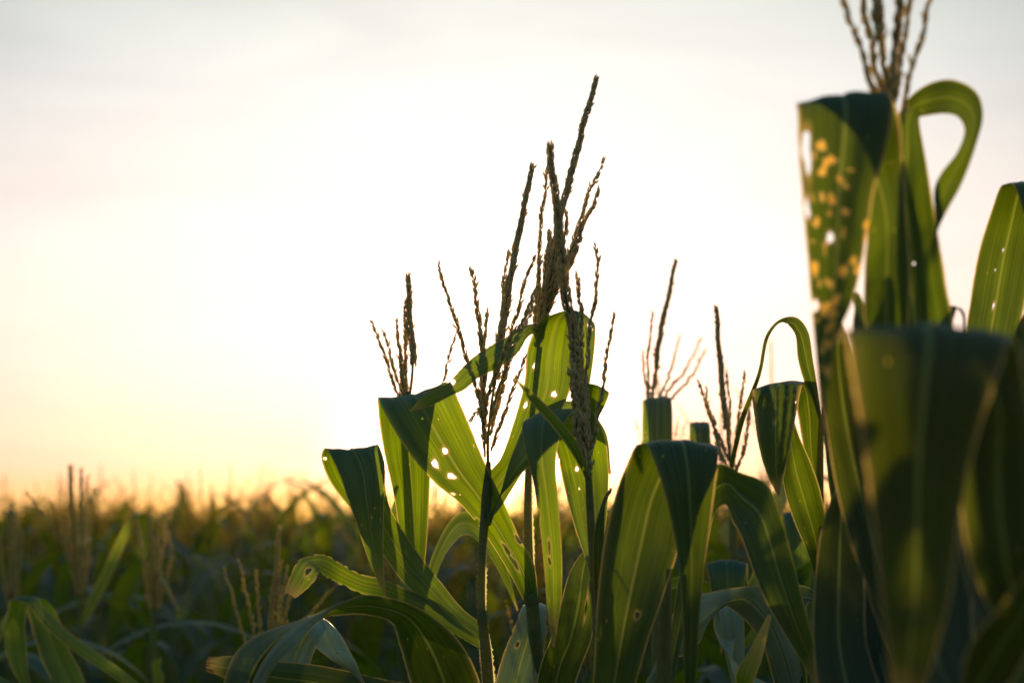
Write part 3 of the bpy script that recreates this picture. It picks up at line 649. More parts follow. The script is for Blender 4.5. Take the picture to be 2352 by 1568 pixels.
make_leaf(r, [(1830, 1600, 1838, 1600, 2.38), (1700, 1530, 1690, 1560, 2.5), (1640, 1440, 1690, 1440, 2.6), (1645, 1392, 1690, 1390, 2.62), (1650, 1400, 1705, 1400, 2.6), (1665, 1500, 1710, 1500, 2.58), (1690, 1600, 1700, 1600, 2.57)], mat=M_LEAF_SHEEN, bow=.1, ruffle=.03)
lower_leaves(r, 3, .7, 1.3, 37)

DEFAULT_LEAF[0] = M_LEAF_SHADED
# --- big near plant at the right (depth 1.5)
r = plant_root(ground_under(2080, 1900, 1.58), 'big corn plant whose hanging blade is riddled with glowing holes, tassel cut off')
make_stalk(r, [(2054, 250, 1.56), (2064, 400, 1.62), (2078, 600, 1.66), (2085, 900, 1.66), (2088, 1300, 1.62), (2090, 1700, 1.58)], r.location, [.0028, .0032, .0045, .007, .009, .011], 1.56, hairs=200)
make_tassel(r, [(2056, 270, 1.55), (2040, 200, 1.55), (2022, 110, 1.55), (2012, 0, 1.55), (2006, -150, 1.55), (2000, -330, 1.55)], [
    [(2030, 240, 1.55), (2006, 195, 1.54), (1984, 130, 1.53), (1962, 65, 1.52), (1938, -10, 1.51), (1915, -80, 1.50)],
    [1.3, (2036, 230, 1.55), (2016, 150, 1.56), (1998, 80, 1.57), (1985, 0, 1.58), (1972, -110, 1.58)],
    [1.5, (2054, 240, 1.55), (2050, 180, 1.54), (2056, 100, 1.54), (2062, 20, 1.53), (2062, -120, 1.53)],
    [(2056, 240, 1.55), (2064, 180, 1.56), (2078, 100, 1.57), (2088, 20, 1.57), (2094, -90, 1.58)],
    [(2072, 285, 1.55), (2084, 200, 1.55), (2104, 120, 1.54), (2128, 40, 1.53), (2150, -50, 1.52)],
    [1.3, (2038, 240, 1.55), (2028, 150, 1.57), (2018, 60, 1.58), (2004, -30, 1.59)],
], 1.55, thick=1.0)
make_leaf(r, [(2062, 900, 2080, 905, 1.56), (1990, 760, 2085, 770, 1.53), (1985, 620, 2090, 630, 1.52), (1990, 500, 2082, 500, 1.52), (1940, 370, 2075, 380, 1.53), (1888, 275, 2066, 275, 1.50), (1848, 242, 2050, 222, 1.495), (1830, 240, 2040, 209, 1.485), (1831, 262, 2052, 232, 1.47), (1834, 340, 2040, 330, 1.46),
              (1842, 450, 2008, 440, 1.455), (1851, 560, 1994, 530, 1.455), (1862, 690, 1962, 680, 1.455), (1872, 800, 1922, 780, 1.455), (1880, 900, 1904, 890, 1.455), (1888, 990, 1891, 990, 1.455)],
          bow=.05, ruffle=.012, dry_edge=.2,
          holes=[(1888, 453, 3.5, 6.8, .45, 1, 1), (1872, 356, 3.2, 6.3, .45, 1, 1), (1943, 427, 3.4, 5.4, .45, 1, 1), (1889, 802, 4.2, 6.1, .45, 1, 1), (1872, 735, 4.4, 3.3, .45, 1, 1), (1899, 756, 3.8, 8.3, .45, 1, 1), (1911, 719, 4.0, 5.7, .45, 1, 1), (1888, 843, 2.3, 4.3, .45, 1, 1), (1903, 860, 4.1, 5.5, .45, 1, 1), (1898, 786, 3.0, 4.4, .45, 1, 1), (1876, 508, 4.5, 7.0, .45, 1, 1), (1928, 411, 4.3, 6.4, .45, 1, 1), (1890, 719, 4.5, 4.6, .45, 1, 1), (1952, 389, 4.5, 3.5, .45, 1, 1), (1915, 768, 2.1, 5.6, .45, 1, 1), (1864, 552, 3.5, 3.3, .45, 1, 1), (1903, 722, 4.3, 4.7, .45, 1, 1), (1866, 452, 2.2, 6.6, .45, 1, 1), (1899, 337, 2.7, 4.6, .45, 1, 1), (1900, 706, 4.4, 8.4, .45, 1, 1), (1938, 531, 3.0, 8.2, .45, 1, 1), (1878, 701, 4.4, 6.0, .45, 1, 1), (1896, 561, 3.1, 4.5, .45, 1, 1), (1908, 489, 3.0, 6.5, .45, 1, 1), (1885, 331, 3.6, 5.8, .45, 1, 1), (1905, 700, 2.7, 5.9, .45, 1, 1), (1882, 650, 2.6, 5.7, .45, 1, 1), (1901, 651, 2.5, 7.5, .45, 1, 1), (1894, 792, 2.9, 7.6, .45, 1, 1), (1889, 335, 2.6, 7.8, .45, 1, 1), (1893, 453, 3.6, 3.6, .45, 1, 1), (1909, 656, 2.6, 7.9, .45, 1, 1), (1878, 857, 3.6, 8.3, .45, 1, 1), (1894, 572, 2.1, 8.7, .45, 1, 1), (1850, 350, 10, 52, .45, 1), (1852, 480, 6, 22, .45, 1), (1883, 340, 6.0, 6.8, .45, 1, 1), (1898, 372, 6.0, 6.8, .45, 1, 1), (1912, 365, 6.0, 6.8, .45, 1, 1), (1886, 395, 6.0, 6.8, .45, 1, 1), (1912, 455, 6.0, 10.6, .45, 1, 1), (1944, 486, 6.0, 6.8, .45, 1, 1),
                 (1990, 515, 6.0, 8.5, .45, 1, 1), (1990, 545, 6.0, 7.5, .45, 1, 1), (1905, 545, 7, 15, .45, 1), (1873, 615, 6.0, 12.8, .45, 1, 1), (1937, 622, 7.5, 10.6, .45, 1, 1), (1958, 598, 6.0, 6.8, .45, 1, 1), (1970, 620, 6.0, 6.8, .45, 1, 1),
                 (1920, 690, 6.4, 9.5, .45, 1, 1), (1895, 708, 6.4, 6.8, .45, 1, 1), (1914, 725, 6.0, 8.5, .45, 1, 1), (1910, 745, 6.0, 7.5, .45, 1, 1), (1906, 792, 6.0, 6.8, .45, 1, 1), (1900, 850, 6.0, 6.8, .45, 1, 1), (1872, 700, 7.0, 15.0, .45, 1), (1980, 450, 4, 8, .1, .5), (2045, 375, 3, 3, .1, .5)])
make_leaf(r, [(2068, 930, 2090, 930, 1.57), (2030, 790, 2186, 790, 1.60), (2015, 640, 2172, 640, 1.60), (2018, 500, 2150, 510, 1.60), (2040, 360, 2128, 370, 1.60), (2072, 245, 2112, 275, 1.61), (2122, 198, 2122, 268, 1.62), (2188, 183, 2172, 262, 1.60), (2240, 208, 2200, 270, 1.59), (2258, 258, 2215, 298, 1.58), (2242, 335, 2198, 350, 1.57), (2208, 425, 2160, 400, 1.57), (2170, 495, 2145, 440, 1.57), (2150, 545, 2148, 520, 1.57), (2148, 600, 2146, 600, 1.58)],
          bow=.10, ruffle=.008, holes=[(2096, 606, 3.5, 3.5, 0, .5), (2148, 532, 3, 3, .5, 1)])
make_leaf(r, [(2075, 1000, 2085, 1010, 1.58), (2090, 860, 2150, 880, 1.62), (2120, 760, 2190, 790, 1.66), (2150, 715, 2190, 735, 1.69), (2180, 700, 2202, 706, 1.70), (2205, 715, 2216, 720, 1.70), (2213, 770, 2218, 800, 1.70), (2220, 850, 2221, 850, 1.70)], bow=.1, ruffle=.02)
make_leaf(r, [(2080, 1000, 2070, 1010, 1.57), (2030, 860, 2010, 880, 1.60), (2000, 760, 1960, 760, 1.63), (1985, 700, 1962, 705, 1.65), (1968, 670, 1955, 680, 1.66), (1950, 700, 1948, 705, 1.66)], bow=.1, ruffle=.02)
make_leaf(r, [(2082, 1500, 2092, 1500, 1.58), (1985, 1330, 2075, 1340, 1.62), (1935, 1180, 2050, 1190, 1.66), (1905, 1030, 2010, 1040, 1.69), (1893, 900, 1975, 900, 1.71), (1900, 800, 1950, 795, 1.72), (1925, 740, 1935, 740, 1.72)], mat=M_LEAF_DEEP_SHADE, bow=.1, ruffle=.01)
make_leaf(r, [(2085, 1650, 2095, 1640, 1.58), (2040, 1500, 2120, 1480, 1.64), (1990, 1350, 2110, 1330, 1.68), (1975, 1200, 2090, 1180, 1.70), (1990, 1080, 2070, 1070, 1.71), (2020, 1000, 2030, 1000, 1.71)], mat=M_LEAF_DEEP_SHADE, bow=.1, ruffle=.01)
make_leaf(r, [(2092, 1700, 2100, 1700, 1.6), (2100, 1500, 2220, 1500, 1.75), (2090, 1300, 2220, 1300, 1.84), (2110, 1100, 2220, 1100, 1.88), (2150, 950, 2210, 950, 1.90), (2190, 850, 2195, 850, 1.9)], mat=M_LEAF_DEEP_SHADE, bow=.1, ruffle=.01)  # wide blade added to shade the nearest plant's big blade
make_leaf(r, [(2092, 1760, 2102, 1760, 1.6), (1990, 1620, 2120, 1620, 1.72), (1960, 1480, 2080, 1470, 1.80), (1975, 1340, 2070, 1330, 1.84), (2010, 1220, 2050, 1220, 1.86), (2035, 1150, 2037, 1150, 1.86)], mat=M_LEAF_DEEP_SHADE, bow=.1, ruffle=.01)
make_leaf(r, [(2094, 1760, 2102, 1760, 1.6), (1900, 1620, 2050, 1640, 1.70), (1868, 1480, 1992, 1480, 1.78), (1872, 1330, 1985, 1330, 1.82), (1890, 1200, 1975, 1200, 1.84), (1925, 1110, 1945, 1110, 1.85), (1935, 1090, 1937, 1090, 1.85)], mat=M_LEAF_DEEP_SHADE, bow=.1, ruffle=.01)
make_leaf(r, [(2094, 1860, 2102, 1860, 1.6), (2000, 1620, 2140, 1620, 1.74), (1985, 1400, 2140, 1400, 1.82), (1990, 1200, 2135, 1200, 1.85), (2005, 1000, 2110, 1000, 1.87), (2040, 880, 2070, 880, 1.88), (2055, 840, 2058, 840, 1.88)], mat=M_LEAF_DEEP_SHADE, bow=.1, ruffle=.01)  # wide, mostly hidden blade added to block sun from the nearest plant
lower_leaves(r, 4, .7, 1.6, 38)

DEFAULT_LEAF[0] = M_LEAF_DEEP_SHADE
# --- out-of-focus plant nearest the camera (bottom right)
r = plant_root(ground_under(2330, 1900, 1.22), 'nearest corn plant, its wide dark blurred blade filling the lower right corner')
make_stalk(r, [(2372, 700, 1.22), (2360, 1000, 1.22), (2350, 1400, 1.22), (2345, 1800, 1.22)], r.location, [.005, .008, .010, .012], 1.22)
make_leaf(r, [(2365, 1560, 2375, 1500, 1.22), (2230, 1300, 2400, 1300, 1.19), (2205, 1100, 2385, 1100, 1.19), (2230, 930, 2362, 940, 1.19), (2150, 800, 2345, 820, 1.19), (1990, 768, 2330, 775, 1.17), (1940, 762, 2322, 772, 1.15), (1942, 790, 2316, 800, 1.135),
              (1962, 900, 2272, 920, 1.125), (1984, 1050, 2232, 1060, 1.125), (2004, 1200, 2205, 1200, 1.125), (2022, 1350, 2180, 1380, 1.125), (2040, 1500, 2130, 1560, 1.125), (2055, 1650, 2080, 1680, 1.125)],
          bow=.06, ruffle=.012, dry_edge=.2)
make_leaf(r, [(2345, 1560, 2352, 1560, 1.22), (2240, 1400, 2380, 1430, 1.28), (2200, 1200, 2400, 1240, 1.32), (2215, 1000, 2400, 1000, 1.35), (2290, 860, 2390, 880, 1.36), (2330, 760, 2372, 800, 1.36), (2368, 700, 2380, 720, 1.36)], bow=.08, ruffle=.01)
make_leaf(r, [(2345, 1760, 2340, 1780, 1.2), (2215, 1580, 2260, 1660, 1.17), (2228, 1480, 2330, 1560, 1.15), (2290, 1400, 2380, 1470, 1.13), (2360, 1315, 2430, 1380, 1.12), (2440, 1260, 2460, 1290, 1.12)], bow=.1, ruffle=.01)
make_leaf(r, [(2350, 1700, 2360, 1700, 1.22), (2090, 1500, 2250, 1560, 1.36), (2060, 1300, 2230, 1300, 1.46), (2080, 1120, 2220, 1100, 1.50), (2120, 960, 2230, 950, 1.50), (2180, 860, 2200, 860, 1.50)], bow=.1, ruffle=.01)  # blade added behind the wide folded one to shade it
make_leaf(r, [(2355, 1650, 2365, 1650, 1.22), (2240, 1480, 2380, 1500, 1.40), (2230, 1280, 2400, 1300, 1.48), (2240, 1060, 2400, 1060, 1.52), (2270, 900, 2390, 900, 1.54), (2340, 800, 2360, 800, 1.54)], bow=.1, ruffle=.01)  # another blade added there as shading
lower_leaves(r, 4, .7, 1.4, 39)

DEFAULT_LEAF[0] = M_LEAF_SHADED
# --- plant at the right edge (x 2225-2352)
r = plant_root(ground_under(2330, 1650, 1.95), 'corn plant at the right edge with one broad upright blade bent over at its tip')
make_stalk(r, [(2300, 820, 1.95), (2310, 1100, 1.95), (2320, 1500, 1.95)], r.location, [.006, .009, .011], 1.95)
make_leaf(r, [(2285, 920, 2300, 930, 1.95), (2222, 790, 2330, 800, 1.97), (2230, 680, 2355, 690, 1.99), (2248, 580, 2372, 590, 2.0), (2275, 490, 2385, 500, 2.0), (2296, 432, 2392, 440, 1.98), (2312, 423, 2395, 428, 1.95), (2330, 430, 2400, 450, 1.92), (2360, 520, 2420, 540, 1.90), (2400, 640, 2430, 650, 1.89), (2440, 760, 2442, 762, 1.89)], bow=.10, ruffle=.01, holes=[(2305, 575, 1.6, 5, 0, .5), (2285, 620, 1.6, 3, 0, .5), (2280, 700, 2, 10, 0, .5)])
make_leaf(r, [(2290, 960, 2300, 950, 1.93), (2322, 790, 2332, 820, 1.85), (2350, 722, 2358, 745, 1.82), (2420, 640, 2425, 660, 1.8)], bow=.1, ruffle=.01)
make_leaf(r, [(2300, 1080, 2310, 1070, 1.95), (2335, 960, 2370, 1000, 1.97), (2350, 890, 2400, 930, 2.0), (2380, 860, 2420, 880, 2.02), (2430, 870, 2432, 872, 2.02)], bow=.1, ruffle=.01)
lower_leaves(r, 3, .7, 1.5, 40)

# --- mid plant with the red edged fold (x 1728-1880)
r = plant_root(ground_under(1870, 1568, 2.62), 'corn plant with a folded blade turning rusty red along one edge, thin arched blade above')
make_stalk(r, [(1885, 960, 2.62), (1882, 1200, 2.62), (1876, 1500, 2.62)], r.location, [.004, .007, .010], 2.62)
make_leaf(r, [(1880, 1160, 1888, 1160, 2.62), (1850, 1050, 1880, 1040, 2.62), (1832, 950, 1885, 940, 2.61), (1822, 895, 1875, 892, 2.59), (1790, 885, 1862, 879, 2.56), (1745, 890, 1850, 880, 2.52), (1727, 902, 1842, 888, 2.49), (1732, 950, 1832, 935, 2.48), (1742, 1020, 1820, 1000, 2.47), (1762, 1090, 1804, 1080, 2.47), (1788, 1140, 1790, 1140, 2.47)],
          bow=.08, ruffle=.01, dry_edge=.9, holes=[(1828, 925, 2, 3, .5, 1)], label='folded blade with a rusty red margin')
make_leaf(r, [(1680, 1090, 1672, 1085, 2.66), (1712, 960, 1700, 960, 2.62), (1748, 860, 1740, 856, 2.58), (1768, 770, 1760, 768, 2.56), (1798, 740, 1792, 733, 2.54), (1825, 765, 1828, 728, 2.53), (1832, 820, 1856, 760, 2.53), (1845, 870, 1868, 830, 2.53), (1865, 915, 1878, 890, 2.54), (1890, 1000, 1894, 1000, 2.56)], bow=.12, ruffle=.01, dry_edge=.25, holes=[(1806, 748, 3, 3, .3, .7)])
make_leaf(r, [(1880, 1380, 1888, 1370, 2.6), (1858, 1280, 1900, 1230, 2.56), (1818, 1180, 1885, 1130, 2.53), (1798, 1100, 1862, 1060, 2.51), (1800, 1020, 1835, 1000, 2.50), (1815, 960, 1822, 958, 2.50)], bow=.12, ruffle=.012)
make_leaf(r, [(1885, 1300, 1892, 1300, 2.6), (1925, 1200, 1950, 1230, 2.6), (1902, 1080, 1955, 1090, 2.6), (1888, 960, 1948, 960, 2.59), (1888, 935, 1942, 934, 2.56), (1890, 960, 1950, 960, 2.52), (1900, 1080, 1965, 1070, 2.50), (1915, 1200, 1975, 1200, 2.5), (1930, 1300, 1955, 1300, 2.5), (1944, 1380, 1946, 1380, 2.5)], bow=.1, ruffle=.01, holes=[(1925, 940, 5, 4)])
make_leaf(r, [(1880, 1540, 1888, 1540, 2.6), (1884, 1400, 1925, 1400, 2.6), (1880, 1260, 1932, 1260, 2.6), (1884, 1202, 1934, 1202, 2.58), (1878, 1230, 1930, 1225, 2.54), (1876, 1330, 1926, 1330, 2.52), (1882, 1430, 1912, 1440, 2.52), (1890, 1530, 1892, 1530, 2.52)], bow=.1, ruffle=.01)
make_leaf(r, [(1890, 1560, 1898, 1560, 2.6), (1955, 1400, 1980, 1400, 2.6), (1968, 1260, 1990, 1260, 2.6), (1966, 1195, 1994, 1195, 2.58), (1985, 1215, 1998, 1210, 2.54), (1984, 1330, 1996, 1320, 2.52), (1998, 1450, 2004, 1445, 2.52), (2030, 1560, 2032, 1560, 2.52)], bow=.1, ruffle=.01)
lower_leaves(r, 3, .7, 1.4, 41)

DEFAULT_LEAF[0] = M_LEAF
# --- square-topped plant further back (x 1475-1540)
r = plant_root(ground_under(1510, 1500, 3.2), 'slim corn plant with a small square folded blade under one long thin tassel spike')
make_stalk(r, [(1497, 930, 3.2), (1500, 1100, 3.2), (1508, 1400, 3.2)], r.location, [.005, .008, .011], 3.2)
make_tassel(r, [(1497, 960, 3.2), (1498, 890, 3.2), (1508, 820, 3.2), (1522, 740, 3.2), (1537, 670, 3.2), (1552, 598, 3.2)], [
    [(1494, 925, 3.2), (1489, 850, 3.2), (1493, 780, 3.2), (1497, 718, 3.2)],
    [1.3, (1498, 920, 3.2), (1504, 860, 3.2), (1508, 800, 3.2), (1518, 740, 3.2)],
    [(1505, 925, 3.2), (1530, 880, 3.4), (1548, 820, 3.6), (1562, 770, 3.7)],
    [(1510, 930, 3.2), (1540, 890, 3.4), (1580, 840, 3.7), (1612, 775, 3.9)],
    [(1510, 940, 3.2), (1550, 905, 3.4), (1590, 860, 3.6), (1622, 800, 3.8)],
    [(1490, 925, 3.2), (1482, 870, 3.3), (1478, 810, 3.4)],
], 3.2)
make_leaf(r, [(1500, 1180, 1512, 1180, 3.2), (1480, 1080, 1535, 1080, 3.2), (1476, 980, 1542, 980, 3.2), (1475, 928, 1538, 918, 3.19), (1478, 924, 1543, 922, 3.13), (1475, 960, 1545, 962, 3.10), (1476, 1030, 1543, 1030, 3.08), (1490, 1120, 1530, 1120, 3.08), (1508, 1230, 1512, 1230, 3.08)], bow=.06, ruffle=.01, res=.7, holes=[(1483, 998, 4, 5), (1534, 1006, 4, 4)])
make_leaf(r, [(1508, 1200, 1516, 1200, 3.2), (1580, 1090, 1632, 1100, 3.2), (1584, 1000, 1632, 1000, 3.2), (1584, 972, 1628, 971, 3.18), (1583, 990, 1632, 990, 3.12), (1586, 1060, 1630, 1060, 3.1), (1605, 1180, 1610, 1180, 3.1)], bow=.06, ruffle=.01, res=.7)
lower_leaves(r, 3, .7, 1.6, 42)

# --- dark pointed tassel (x 1647-1710)
r = plant_root(ground_under(1690, 1500, 2.95), 'corn plant with a dark pointed tassel just left of the rusty edged blade')
make_stalk(r, [(1680, 1080, 2.95), (1684, 1250, 2.95), (1690, 1500, 2.95)], r.location, [.005, .007, .011], 2.95, hairs=200)
make_tassel(r, [(1682, 1110, 2.95), (1672, 1010, 2.95), (1662, 920, 2.95), (1653, 820, 2.95), (1647, 706, 2.95)], [
    [1.2, (1675, 1060, 2.95), (1655, 1010, 2.93), (1628, 950, 2.91), (1606, 880, 2.9)],
    [1.2, (1672, 1070, 2.95), (1650, 1020, 2.97), (1632, 960, 2.98), (1620, 890, 2.99)],
    [1.2, (1684, 1080, 2.95), (1692, 1000, 2.95), (1700, 930, 2.95), (1711, 850, 2.95)],
    [(1680, 1060, 2.95), (1676, 980, 2.97), (1674, 920, 2.98), (1669, 858, 2.99)],
    [1.3, (1686, 1090, 2.95), (1704, 1040, 2.93), (1718, 980, 2.92), (1722, 930, 2.92)],
    [1.2, (1668, 1060, 2.95), (1655, 1050, 2.93), (1645, 1000, 2.92), (1640, 960, 2.92)],
], 2.95, thick=1.1)
make_leaf(r, [(1688, 1420, 1696, 1420, 2.95), (1700, 1340, 1740, 1370, 2.95), (1640, 1300, 1720, 1350, 2.92), (1628, 1292, 1718, 1300, 2.9), (1622, 1300, 1716, 1296, 2.87), (1628, 1330, 1712, 1330, 2.85), (1640, 1400, 1690, 1420, 2.84), (1655, 1500, 1657, 1500, 2.84)], bow=.1, ruffle=.01)
make_leaf(r, [(1684, 1460, 1690, 1452, 2.95), (1640, 1380, 1660, 1360, 2.92), (1580, 1350, 1600, 1328, 2.88), (1530, 1355, 1540, 1330, 2.85), (1515, 1362, 1517, 1358, 2.84)], bow=.1, ruffle=.02)
make_leaf(r, [(1690, 1500, 1700, 1500, 2.95), (1800, 1330, 1840, 1380, 2.95), (1850, 1290, 1880, 1330, 2.92), (1870, 1285, 1888, 1300, 2.88), (1862, 1330, 1882, 1340, 2.86), (1850, 1420, 1865, 1425, 2.85), (1850, 1480, 1851, 1480, 2.85)], bow=.1, ruffle=.01)
make_leaf(r, [(1690, 1400, 1696, 1400, 2.95), (1760, 1250, 1800, 1280, 3.0), (1790, 1190, 1850, 1200, 3.02), (1795, 1178, 1852, 1180, 3.0), (1800, 1200, 1860, 1200, 2.97), (1815, 1300, 1860, 1300, 2.95), (1840, 1400, 1842, 1400, 2.95)], bow=.1, ruffle=.01)
lower_leaves(r, 3, .7, 1.4, 43)

# --- left middle distance plants
r = plant_root(ground_under(188, 1568, 4.6), 'corn plant in the left field, blurred many fingered tassel and straight slanting blade')
make_stalk(r, [(183, 1400, 4.6), (188, 1568, 4.6), (190, 1700, 4.6)], r.location, [.006, .010, .012], 4.6)
make_tassel(r, [(184, 1420, 4.6), (176, 1330, 4.6), (172, 1240, 4.6), (165, 1160, 4.6), (162, 1072, 4.6)], [
    [1.5, (186, 1380, 4.6), (188, 1290, 4.58), (187, 1180, 4.56), (187, 1080, 4.55)],
    [(182, 1370, 4.6), (160, 1290, 4.58), (125, 1220, 4.55), (65, 1132, 4.5)],
    [(184, 1370, 4.6), (165, 1280, 4.6), (140, 1220, 4.6), (122, 1150, 4.6)],
    [(188, 1370, 4.6), (205, 1290, 4.6), (212, 1210, 4.6), (214, 1125, 4.6)],
    [(186, 1380, 4.6), (196, 1300, 4.62), (198, 1220, 4.64), (203, 1090, 4.66)],
    [1.3, (180, 1370, 4.6), (166, 1300, 4.6), (158, 1240, 4.6), (150, 1180, 4.6)],
], 4.6, mat=M_SPIKE_DRY, thick=1.5, scale=1.5)
make_leaf(r, [(184, 1436, 192, 1440, 4.6), (196, 1395, 214, 1402, 4.57), (228, 1325, 250, 1335, 4.53), (264, 1250, 282, 1262, 4.5), (292, 1195, 303, 1200, 4.48), (305, 1175, 306, 1176, 4.47)], bow=.1, ruffle=.01, res=.5)
lower_leaves(r, 7, .8, 1.62, 44)

r = plant_root(ground_under(352, 1568, 4.1), 'corn plant in the left field with a shaggy straw tassel, one branch hanging broken')
make_stalk(r, [(352, 1400, 4.1), (350, 1500, 4.1), (352, 1600, 4.1)], r.location, [.006, .009, .012], 4.1)
make_tassel(r, [(352, 1430, 4.1), (352, 1360, 4.1), (350, 1290, 4.1), (346, 1240, 4.1), (345, 1188, 4.1)], [
    [1.2, (352, 1400, 4.1), (340, 1320, 4.08), (325, 1260, 4.06), (317, 1192, 4.05)],
    [1.2, (354, 1400, 4.1), (368, 1320, 4.1), (362, 1250, 4.1), (366, 1190, 4.1)],
    [1.4, (352, 1350, 4.1), (362, 1310, 4.07), (382, 1350, 4.04), (408, 1398, 4.02)],
    [1.2, (354, 1410, 4.1), (376, 1350, 4.1), (392, 1290, 4.1), (388, 1225, 4.1)],
    [1.2, (354, 1380, 4.1), (366, 1300, 4.12), (376, 1240, 4.14), (372, 1200, 4.14), (392, 1250, 4.12)],
    [1.2, (352, 1420, 4.1), (338, 1370, 4.1), (334, 1310, 4.1), (326, 1250, 4.1)],
], 4.1, mat=M_SPIKE_DRY, thick=1.3, scale=1.3)
make_leaf(r, [(352, 1600, 358, 1600, 4.1), (352, 1550, 376, 1556, 4.06), (350, 1520, 368, 1530, 4.02), (366, 1510, 372, 1514, 4.0)], bow=.1, ruffle=.01, res=.5)
lower_leaves(r, 8, .8, 1.62, 45)

r = plant_root(ground_under(610, 1650, 3.3), 'corn plant with a tassel spread like fingers low in front of the dark field')
make_stalk(r, [(615, 1600, 3.3), (618, 1750, 3.3)], r.location, [.006, .010], 3.3)
make_tassel(r, [(615, 1640, 3.3), (618, 1530, 3.3), (622, 1440, 3.3), (632, 1330, 3.3), (641, 1215, 3.3)], [
    [(608, 1620, 3.3), (580, 1520, 3.3), (545, 1410, 3.3), (515, 1300, 3.3)],
    [1.2, (610, 1610, 3.3), (592, 1500, 3.3), (568, 1380, 3.3), (548, 1288, 3.3)],
    [1.2, (612, 1600, 3.3), (602, 1500, 3.3), (594, 1400, 3.3), (588, 1303, 3.3)],
    [1.2, (616, 1600, 3.3), (625, 1500, 3.3), (638, 1400, 3.3), (645, 1290, 3.3)],
    [1.4, (618, 1600, 3.3), (640, 1500, 3.3), (655, 1420, 3.3), (672, 1350, 3.3)],
    [(620, 1590, 3.3), (660, 1480, 3.3), (720, 1400, 3.3), (790, 1325, 3.3)],
    [1.2, (618, 1600, 3.3), (634, 1500, 3.28), (644, 1420, 3.26), (660, 1300, 3.25)],
], 3.3, mat=M_SPIKE_DRY, thick=1.1, scale=1.1)
lower_leaves(r, 8, .7, 1.5, 46)

r = plant_root(ground_under(30, 1600, 5.2), 'corn plant at the left frame edge with a narrow blurred tassel')
make_stalk(r, [(25, 1420, 5.2), (28, 1600, 5.2)], r.location, [.006, .012], 5.2)
make_tassel(r, [(26, 1460, 5.2), (25, 1370, 5.2), (26, 1260, 5.2), (27, 1158, 5.2)], [
    [1.3, (28, 1430, 5.2), (38, 1360, 5.2), (46, 1290, 5.2), (50, 1220, 5.2)],
    [1.3, (24, 1430, 5.2), (12, 1350, 5.2), (4, 1290, 5.2), (-4, 1230, 5.2)],
    [1.3, (26, 1430, 5.2), (34, 1340, 5.22), (36, 1260, 5.24), (40, 1180, 5.25)],
], 5.2, mat=M_SPIKE_DRY, thick=1.7, scale=1.7)
lower_leaves(r, 7, .8, 1.62, 47)

r = plant_root(ground_under(90, 1760, 3.3), 'low corn plant in the bottom left corner with two big bent blades')
make_stalk(r, [(120, 1560, 3.3), (125, 1760, 3.3)], r.location, [.008, .012], 3.3)
make_leaf(r, [(116, 1640, 124, 1640, 3.3), (40, 1560, 75, 1590, 3.28), (10, 1470, 60, 1470, 3.27), (20, 1395, 62, 1400, 3.25), (24, 1378, 80, 1372, 3.22), (60, 1385, 88, 1376, 3.20), (95, 1430, 118, 1410, 3.18), (150, 1478, 165, 1455, 3.16), (230, 1535, 240, 1508, 3.14), (300, 1580, 306, 1558, 3.13), (350, 1602, 351, 1600, 3.12)], bow=.12, ruffle=.02, res=.6, dry_edge=.3)
make_leaf(r, [(124, 1700, 134, 1700, 3.3), (130, 1600, 200, 1600, 3.32), (90, 1500, 160, 1490, 3.34), (62, 1400, 130, 1410, 3.35), (60, 1375, 100, 1375, 3.33), (30, 1390, 60, 1385, 3.30), (-10, 1450, 20, 1440, 3.28), (-40, 1540, -38, 1540, 3.27)], bow=.12, ruffle=.02, res=.6)
make_leaf(r, [(120, 1690, 128, 1700, 3.3), (60, 1600, 90, 1650, 3.25), (-30, 1540, -10, 1600, 3.2), (-80, 1560, -75, 1600, 3.18)], bow=.12, ruffle=.02, res=.6)
lower_leaves(r, 4, .8, 1.3, 48)


